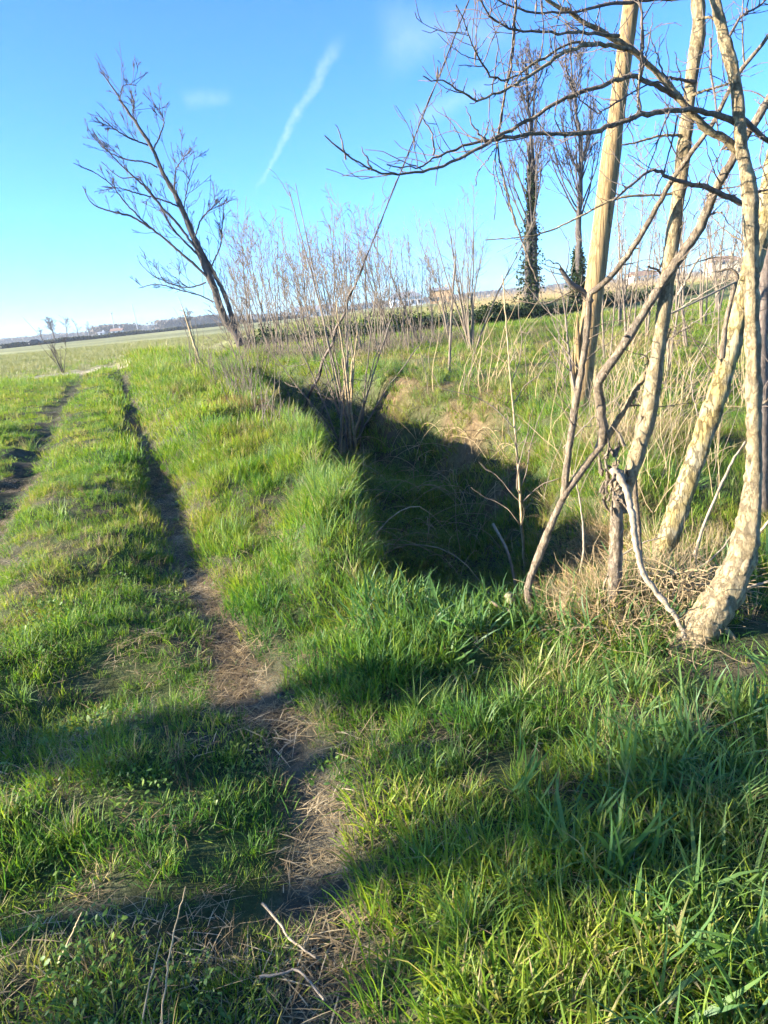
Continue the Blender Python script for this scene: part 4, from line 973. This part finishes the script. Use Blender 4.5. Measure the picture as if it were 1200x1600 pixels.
# ------------------------------------------------------------------ ivy clad upright trees
IVY = blade_mat('ivy leaves', [(0, (.014, .028, .010)), (.5, (.025, .045, .014)), (1, (.045, .068, .02))], .2, .7, .12)
def leafcloud(centers, size, flat=0.0):
    n = len(centers); a = rng.normal(size=(n, 3)); a /= np.linalg.norm(a, axis=1)[:, None]; b = rng.normal(size=(n, 3)); b -= a * (a * b).sum(1)[:, None]; b /= np.linalg.norm(b, axis=1)[:, None]
    s = (size * (.6 + .8 * rng.random(n)))[:, None]
    V = np.stack([centers - a * s * .6, centers + b * s * .42, centers + a * s * .6, centers - b * s * .42], 1).reshape(-1, 3)
    return V, np.arange(4 * n).reshape(-1, 4), np.repeat(.4 + .28 * rng.normal(size=n), 4)
def tall_tree(px_, Yt, top, ivy_top, lab, tilt, legs):
    q = at(px_, 480, Yt); base = np.array([q[0], Yt, gz(q[0], Yt)]); H = at(px_, top, Yt)[2] - base[2]
    e = empty('ivy_tree', base); tag(e, lab, 'tree', 'tall ivy clad trees on the dark bank')
    hs = at(px_, ivy_top, Yt)[2] - base[2]
    tw = Tubes(); stems = []
    for k in range(legs):
        o0 = np.array([(k - (legs - 1) / 2) * .55, 0, -.2]); tb = Tubes()
        P = np.array([base + o0, base + o0 * .5 + [tilt * .3 * H, 0, .3 * H], base + [tilt * .55 * H + rng.normal() * .2, .1 * k, .55 * H], base + [tilt * .8 * H + (k - .5) * .5, 0, .82 * H], base + [tilt * H + (k - .5) * .8, 0, H]])
        Q, R = limb(tb, P, [.52, .42, .30, .16, .05], 50, 9, .05, .03); tb.build('trunk', B_far, e); stems.append((Q, R))
    S = dict(seg=[9, 6, 4, 3], wob=[.06, .11, .16, .2], up=[.15, .10, .06, .04], n=[7, 4, 1.5], t0=[.15, .2, .2], ang=[.38, .45, .5], lr=[.42, .5, .5], rr=.6, rmin=.015, tip=.3)
    for Q, R in stems:
        for _ in range(30 // legs + 4):
            i = int((.28 + .66 * rng.random()) * 49); a = rng.random() * 6.283; out_ = [[], [], [], []]
            grow(out_, Q[i], np.array([math.cos(a) * .55, math.sin(a) * .55, .8]), H * (.34 * (1.25 - i / 49)), max(R[i] * .36, .04), 0, S)
            tb = Tubes(); tb.add(*out_[0][0], 6); tb.build('branch', B_far, e)
            for lv in out_[1:]:
                for P_, R_ in lv: tw.add(P_, R_, 3)
    tw.build('twigs', B_far, e)
    C = []
    for Q, R in stems:
        n = 3800 // legs; t = rng.random(n) ** .9; zz = .05 * H + t * (hs - .05 * H); fr = np.clip(zz / H, 0, 1); idx = np.clip(fr * 49, 0, 48).astype(int)
        rad = (.30 + .22 * np.abs(rng.normal(size=n))) * (1 - .55 * t) ; a = rng.random(n) * 6.283; rad = rad * np.clip(.9 + 1.9 * vnoise(zz * 1.0, a * .8, .9), .35, 2.2)
        C.append(Q[idx] + np.c_[np.cos(a) * rad, np.sin(a) * rad, rng.normal(size=n) * .2])
    V, F, W = leafcloud(np.concatenate(C), .15); link('ivy', mesh_from('ivy', V, F, False, {'var': W}), e, IVY)
tall_tree(830, 56, 75, 265, 'tall bare tree with an ivy covered twin trunk left of the pole', .045, 2)
tall_tree(906, 58, 40, 385, 'tall narrow bare tree with dark ivy low down right behind the pole', .012, 1)

# ------------------------------------------------------------------ left small twigs and stalks
q = on_ground(100, 583); e = shrub('small_bush', 'small bare bush at the left end of the wheel ruts', q, 1.9, 9, .5, .018, B_far, dict(seg=[7, 5, 3], wob=[.08, .12, .18], up=[.02, .03, .03], n=[4, 2], t0=[.3, .2], ang=[.5, .6], lr=[.3, .4], rr=.5, rmin=.006, tip=.3), (-.30, 0))
tb = Tubes(); limb(tb, np.array([q, at(75, 540, q[1]), at(36, 496, q[1])]), [.03, .02, .012], 16, 5, .05, .01); tb.build('stem', B_far, e)
b0 = on_ground(306, 572); e = empty('dead_reed', b0); tag(e, 'tall pale dead reed stump leaning on the left bank', 'reed')
for a_, w in (((278, 462), .07), ((290, 478), .035), ((271, 480), .025), ((303, 490), .025), ((318, 505), .02)):
    tb = Tubes(); limb(tb, np.array([b0 - [rng.normal() * .1, 0, .05], (b0 + at(*a_, b0[1])) / 2 + [.08, 0, 0], at(*a_, b0[1])]), [w, w * .7, w * .15], 14, 6, .06, .008); tb.build('stem', M_stalk if w > .03 else B_shoot, e)
tb = Tubes()
for _ in range(230):
    if rng.random() < .7: px_, py_ = rng.uniform(285, 400), 0; py_ = 560 + (px_ - 285) * .55 + rng.normal() * 14
    else: px_, py_ = rng.uniform(400, 520), rng.uniform(600, 680)
    p = on_ground(px_, py_); L = .25 + .65 * rng.random(); d = unit(np.array([rng.normal() * .3 - .05, rng.normal() * .3, 1])); pts = [p - np.array([0, 0, .03])]
    for s in range(5): d = unit(d + rng.normal(size=3) * .1); pts.append(pts[-1] + d * L / 5)
    tb.add(pts, np.linspace(.0065, .0025, 6), 4)
tag(tb.build('dead_weed_stalks', B_shoot), 'thin dead weed stalks lining the left rim of the ditch', 'stalks', kind='stuff')
tb = Tubes()                              # bramble canes arching in the ditch
for _ in range(230):
    px_, py_ = rng.uniform(500, 800), rng.uniform(680, 880); p = on_ground(px_, py_)
    if ditch_s(p[0], p[1]) < .02 or p[1] < 4.6: continue
    d = unit(np.array([rng.normal(), rng.normal() - .2, .8 + rng.random()])); L = .4 + 1.0 * rng.random(); pts = [p]
    for s in range(9): d = unit(d + rng.normal(size=3) * .08 + np.array([0, 0, -.22])); pts.append(pts[-1] + d * L / 9)
    tb.add(pts, np.linspace(.0055, .002, 10), 4)
tag(tb.build('bramble_canes', M_stalk), 'thin arching bramble canes inside the dark ditch', 'brambles', kind='stuff')

# ------------------------------------------------------------------ leafy bushes just outside the left edge (their shade falls on the grass)
def leafy(name, lab, base, cz, rx, ry, rz, n, size, nl=9, clump=.42):
    e = empty(name, base); tag(e, lab, 'bush'); out_ = [[], [], []]; tb = Tubes(); c = base + np.array([0, 0, cz])
    C = []
    for _ in range(nl):
        u = unit(rng.normal(size=3)) * rng.random() ** .4 * np.array([rx, ry, rz]) * .75
        tb.add(spline([base, base + np.array([0, 0, max(.2, cz - rz * .8)]) + u * .15, c + u], 12), np.linspace(.06, .012, 12), 6, .05)
        k = n // nl; g = rng.normal(size=(k, 3)); g /= np.linalg.norm(g, axis=1)[:, None]; C.append(c + u + g * (rng.random(k) ** .5)[:, None] * np.array([rx, ry, rz]) * clump)
    tb.build('trunk', B_grey, e)
    C = np.concatenate(C); C = C[C[:, 2] > base[2] - .1]; V, F, W = leafcloud(C, size); link('crown', mesh_from('crown', V, F, False, {'var': W}), e, IVY)
def shade_from(x, y, t): d = np.array([SUNV.x, SUNV.y]) / math.hypot(SUNV.x, SUNV.y); return np.array([x + d[0] * t, y + d[1] * t, 0]), t * math.tan(el)
for tx, ty, td, rx_, ry_, rz_, nl_, cl_, k_, lab in ((-1.0, 2.85, 8.5, .9, .55, .6, 300, .16, 24, 'narrow leafy tree outside the left edge shading the front of the track'), (1.35, 2.2, 10.5, 1.0, .7, .5, 130, .18, 18, 'round leafy tree outside the left edge shading the right front grass'), (-.1, 1.5, 9.5, 1.2, .7, .9, 110, .20, 14, 'sparse leafy tree outside the left edge dappling the nearest grass')):
    p, h = shade_from(tx, ty, td); p[2] = gz(p[0], p[1]); leafy('leafy_tree', lab, p, h, rx_, ry_, rz_, nl_, .10, k_, cl_)
p, h = shade_from(-5.5, 13.8, 8); p[2] = gz(p[0], p[1]); leafy('leafy_bush', 'rounded bush outside the left edge shading the far rut', p, h * .5, 1.3, 1.7, h * .5, 8000, .14, 22)

# ------------------------------------------------------------------ far fields: hedges, woods, trees, houses, car
M_hedge = plain_mat('dark verge scrub', (.045, .055, .022), .95, .35, .5)
M_wood = plain_mat('bare far wood', (.13, .11, .09), .95, .3, .3)
def mass(name, lab, pts, h, w, n, size, mat, cat='wood'):
    P = spline(np.array(pts, float), 200); i = rng.integers(0, 199, n); q = P[i] + (P[np.minimum(i + 1, 199)] - P[i]) * rng.random(n)[:, None]
    hv = h * (.55 + .45 * (vnoise(i * .9, i * 0., 6.) + .5) + .2 * (vnoise(i * 1., i * 0. + 9, 2.)))
    C = q + np.c_[rng.normal(size=n) * w * .4, rng.normal(size=n) * w * .4, np.abs(rng.random(n)) ** .8 * hv]
    C[:, 2] += height(C[:, 0], C[:, 1], False)
    V, F, W = leafcloud(C, size); o = link(name, mesh_from(name, V, F, False, {'var': W}), None, mat); tag(o, lab, cat, kind='stuff'); return o
def gp(px_, Yd): q = at(px_, 500, Yd); return (q[0], Yd, 0)
mass('road_hedge', 'low dark scrub line along the far road', [gp(-60, 235), gp(0, 250), gp(250, 330), gp(480, 420), gp(560, 470)], 1.5, 1.2, 9000, .9, M_hedge, 'hedge')
mass('far_wood', 'long grey wood on the horizon left of the leaning tree', [gp(148, 620), gp(178, 640), gp(208, 650)], 8.5, 8, 5000, 1.4, M_wood)
mass('far_wood', 'straight edged grey wood just left of the leaning tree', [gp(246, 640), gp(290, 660), gp(330, 680), gp(370, 700)], 9, 8, 7000, 1.4, M_wood)
mass('far_tree_line', 'faint blue tree line along the whole horizon', [gp(-60, 900), gp(100, 950), gp(300, 1000), gp(500, 1000), gp(700, 1000), gp(900, 950), gp(1260, 900)], 8, 14, 16000, 2.6, M_wood)
def sticks(name, lab, pts, h, w, n, r, mat, cat='scrub', lean=.35):
    P = spline(np.array(pts, float), 120); tb = Tubes()
    ii = rng.integers(0, 119, n); Qs = P[ii] + (P[ii + 1] - P[ii]) * rng.random(n)[:, None] + np.c_[rng.normal(size=(n, 2)) * w * .4, np.zeros(n)]
    Qs[:, 2] = height(Qs[:, 0], Qs[:, 1]) - .05
    for q in Qs:
        d = unit(np.array([rng.normal() * lean, rng.normal() * lean, 1])); L = h * (.35 + .75 * rng.random()); pp = [q]
        for _s in range(4): d = unit(d + rng.normal(size=3) * .16); pp.append(pp[-1] + d * L / 4)
        tb.add(pp, np.linspace(r, r * .4, 5), 3)
    return tag(tb.build(name, mat), lab, cat, kind='stuff')
sticks('right_scrub', 'brown leafless scrub below the houses on the right', [gp(790, 130), gp(950, 110), gp(1050, 95), gp(1230, 85)], 1.3, 7, 2000, .03, B_shoot)
sticks('undergrowth', 'tangled brown undergrowth at the feet of the bare shrub row', [gp(395, 27), gp(470, 24), gp(540, 24), gp(620, 26), gp(700, 28)], 1.0, 2.2, 1100, .0075, B_shoot, 'undergrowth', .5)
sticks('reed_fringe', 'pale dry reeds along the top of the dark bank', [gp(700, 52), gp(800, 58), gp(900, 66), gp(1000, 78), gp(1200, 95)], 1.1, 3, 2200, .014, M_stalk, 'reeds', .15)
xs = np.linspace(-7, 30, 18); C = []
for x_ in xs: C.append((x_, stepy(x_) - .1, 0))
mass('bank_face_shade', 'dark green leaf strip imitating the shaded bank face behind the bare shrubs', C, .6, 1.0, 22000, .13, IVY, 'brambles')  # dark leaves added to imitate shade on the earth step
SF = dict(seg=[7, 5, 4], wob=[.07, .14, .2], up=[.05, .04, .02], n=[11, 6], t0=[.3, .2], ang=[.7, .7], lr=[.5, .5], rr=.5, rmin=.05, tip=.3)
for (px_, Yt, H, lab) in ((60, 330, 5.5, 'leftmost small bare tree on the horizon'), (80, 320, 9.0, 'bushiest bare tree on the left horizon'), (99, 330, 9.0, 'round headed bare tree beside the bushiest one on the horizon'), (117, 340, 7.5, 'third bare tree of the horizon group, thin trunked'), (136, 350, 7.0, 'rightmost bare tree of the left horizon group'), (292, 250, 6, 'small dark bush like tree behind the dead reed')):
    q = gp(px_, Yt); base = np.array([q[0], Yt, gz(q[0], Yt)]); e = empty('far_tree', base); tag(e, lab, 'tree', 'bare trees on the left horizon'); out_ = [[], [], []]
    for _ in range(1 if Yt > 325 else 3): grow(out_, base, np.array([.1 * rng.normal(), 0, 1]), H, .22, 0, SF)
    tb = Tubes()
    for P_, R_ in out_[0]: tb.add(P_, R_, 6)
    tb.build('trunk', B_far, e); tb = Tubes()
    for lv in out_[1:]:
        for P_, R_ in lv: tb.add(P_, R_, 3)
    tb.build('crown', B_far, e)
def box(V, F, x0, x1, y0, y1, z0, z1):
    b_ = len(V); V += [(x0, y0, z0), (x1, y0, z0), (x1, y1, z0), (x0, y1, z0), (x0, y0, z1), (x1, y0, z1), (x1, y1, z1), (x0, y1, z1)]
    F += [tuple(b_ + k for k in f) for f in ((0, 3, 2, 1), (4, 5, 6, 7), (0, 1, 5, 4), (1, 2, 6, 5), (2, 3, 7, 6), (3, 0, 4, 7))]
def boxm(name, mat, parent, *a):
    V, F = [], []; box(V, F, *a); o = bpy.data.objects.new(name, mesh_py(name, V, F)); o.data.materials.append(mat); COL.objects.link(o); o.parent = parent; return o
M_white, M_cream, M_ochre, M_greyr, M_tile, M_glass, M_dk = plain_mat('white render', (.72, .72, .70), .85, .06, .6), plain_mat('cream render', (.66, .58, .42), .85, .08, .6), plain_mat('ochre brick', (.45, .29, .15), .9, .15, 1), plain_mat('grey sheet roof', (.24, .25, .27), .6, .1, .5), plain_mat('clay tile roof', (.25, .15, .105), .9, .2, 1.5), plain_mat('dark window glass', (.03, .04, .05), .15, .1), plain_mat('dark paint', (.03, .035, .045), .35, .1)
def house(lab, px_, Yd, w, d, h, rh, wall, roof, rz=0.0, hip=False, nwin=4, dz=0.0, floors=1):
    q = gp(px_, Yd); e = empty('house', (q[0], Yd, gz(q[0], Yd) + dz)); e.rotation_euler = (0, 0, rz); tag(e, lab, 'house', 'houses on the far side of the fields')
    boxm('wall', wall, e, -w / 2, w / 2, -d / 2, d / 2, -1, h)
    o_ = .4; i_ = (w / 2 - rh * 1.2) if hip else w / 2 + o_
    V = [(-w / 2 - o_, -d / 2 - o_, h + .02), (w / 2 + o_, -d / 2 - o_, h + .02), (w / 2 + o_, d / 2 + o_, h + .02), (-w / 2 - o_, d / 2 + o_, h + .02), (-i_, 0, h + rh), (i_, 0, h + rh)]
    r = bpy.data.objects.new('roof', mesh_py('roof', V, [(0, 1, 5, 4), (2, 3, 4, 5), (1, 2, 5), (3, 0, 4), (0, 3, 2, 1)])); r.data.materials.append(roof); COL.objects.link(r); r.parent = e
    boxm('chimney', wall, r, w * .2, w * .2 + .7, -.3, .4, h + .2, h + rh + .8)
    for fl in range(floors):
        for k in range(nwin):
            x = -w / 2 + w * (k + .5) / nwin; z = .9 + fl * 2.8
            if fl == 0 and k == nwin // 2: boxm('door', M_dk, e, x - .5, x + .5, -d / 2 - .06, -d / 2 + .05, 0, 2.1); continue
            f = boxm('window', wall, e, x - .65, x + .65, -d / 2 - .08, -d / 2 + .05, z - .1, z + 1.4); boxm('pane', M_glass, f, x - .5, x + .5, -d / 2 - .12, -d / 2 - .085, z, z + 1.3)
    return e
house('long low grey blue shed seen between the bare shrubs', 492, 420, 22, 10, 3.2, 2.4, M_white, M_greyr, .1, False, 6)
house('white house with a grey hipped roof behind the shrub row', 636, 330, 13, 9, 3.6, 2.2, M_white, M_greyr, .05, True, 5)
house('ochre brick building with a dark shallow roof behind the vase shrub', 692, 300, 8.5, 7, 4.6, 1.1, M_ochre, M_greyr, -.1, False, 4)
house('small white house with a tiled roof right of the pole', 1003, 300, 9, 7, 2.8, 1.8, M_white, M_tile, .15, False, 3, 0.0)
house('cream house with a tiled roof left of the pale right stem', 1128, 260, 10, 8, 4.6, 1.8, M_cream, M_tile, -.1, True, 4, 0.0, 2)
house('tiny white farmhouse in front of the long horizon wood', 180, 430, 6, 5, 2.4, 1.4, M_white, M_tile, .1, False, 2)
house('tiny white outbuilding left of the long horizon wood', 155, 420, 3, 3, 2.0, .8, M_white, M_greyr, .1, False, 1)
for px_, Yd, H, lab in ((176, 520, 13, 'thin mast with a small head above the long wood'), (213, 520, 17, 'slender pale mast left of the dead reed')):
    q = gp(px_, Yd); b0 = np.array([q[0], Yd, gz(q[0], Yd)]); e = empty('mast', b0); tag(e, lab, 'mast'); tb = Tubes(); tb.add([b0, b0 + [-.4 if H > 15 else 0, 0, H * .5], b0 + [-1.0 if H > 15 else 0, 0, H]], [.35, .28, .2], 8); tb.build('shaft', M_greyr, e)
    tb = Tubes(); c = b0 + [-1.0 if H > 15 else 0, 0, H]; tb.add([c, c + [0, 0, .9], c + [0, 0, 1.2]], [.3, .8 if H < 15 else .3, .3], 8); tb.build('head', M_greyr, e)
# car on the far road
q = gp(47, 238); e = empty('parked_car', (q[0], 238, gz(q[0], 238) + .35)); e.rotation_euler = (0, 0, .25); tag(e, 'dark car on the far road at the left edge of the field', 'car')
prof = [(-2.1, .35), (-2.1, .85), (-1.35, 1.0), (-.85, 1.5), (.9, 1.5), (1.6, 1.0), (2.1, .9), (2.1, .35)]
V = [(x, s * .85 * (1 if z < 1.2 else .82), z) for s in (-1, 1) for x, z in prof]; n = len(prof)
F = [tuple(range(n)), tuple(range(2 * n - 1, n - 1, -1))] + [(k, k + n, (k + 1) % n + n, (k + 1) % n) for k in range(n)]
body = bpy.data.objects.new('body', mesh_py('body', V, F)); body.data.materials.append(M_dk); COL.objects.link(body); body.parent = e
for s in (-1, 1):
    boxm('window', M_glass, e, -.75, .75, s * .80 - .02, s * .80 + .02, 1.02, 1.4)
    boxm('headlight', M_white, e, -2.13, -2.08, s * .6 - .18, s * .6 + .18, .6, .85)
    for x in (-1.3, 1.3):
        tb = Tubes(); a = np.array([[x, s * .70, .32], [x, s * .80, .32], [x, s * .90, .32]]); tb.add(a, [.32, .33, .30], 16, 0, True); o = tb.build('wheel', M_dk, None); o.parent = e

# ------------------------------------------------------------------ air
V, F = [], []; box(V, F, -1300, 1300, -200, 1250, -4, 24)
hz = bpy.data.objects.new('haze', mesh_py('haze', V, F)); COL.objects.link(hz)
m = bpy.data.materials.new('haze air'); m.use_nodes = True; nt = m.node_tree; nt.nodes.clear()
o_ = nt.nodes.new('ShaderNodeOutputMaterial'); pv = nt.nodes.new('ShaderNodeVolumePrincipled')
pv.inputs['Color'].default_value = (.80, .88, .96, 1); pv.inputs['Density'].default_value = .0003; pv.inputs['Anisotropy'].default_value = .2
nt.links.new(pv.outputs['Volume'], o_.inputs['Volume']); hz.data.materials.append(m)
tag(hz, 'thin pale haze over the fields', 'haze', kind='stuff')
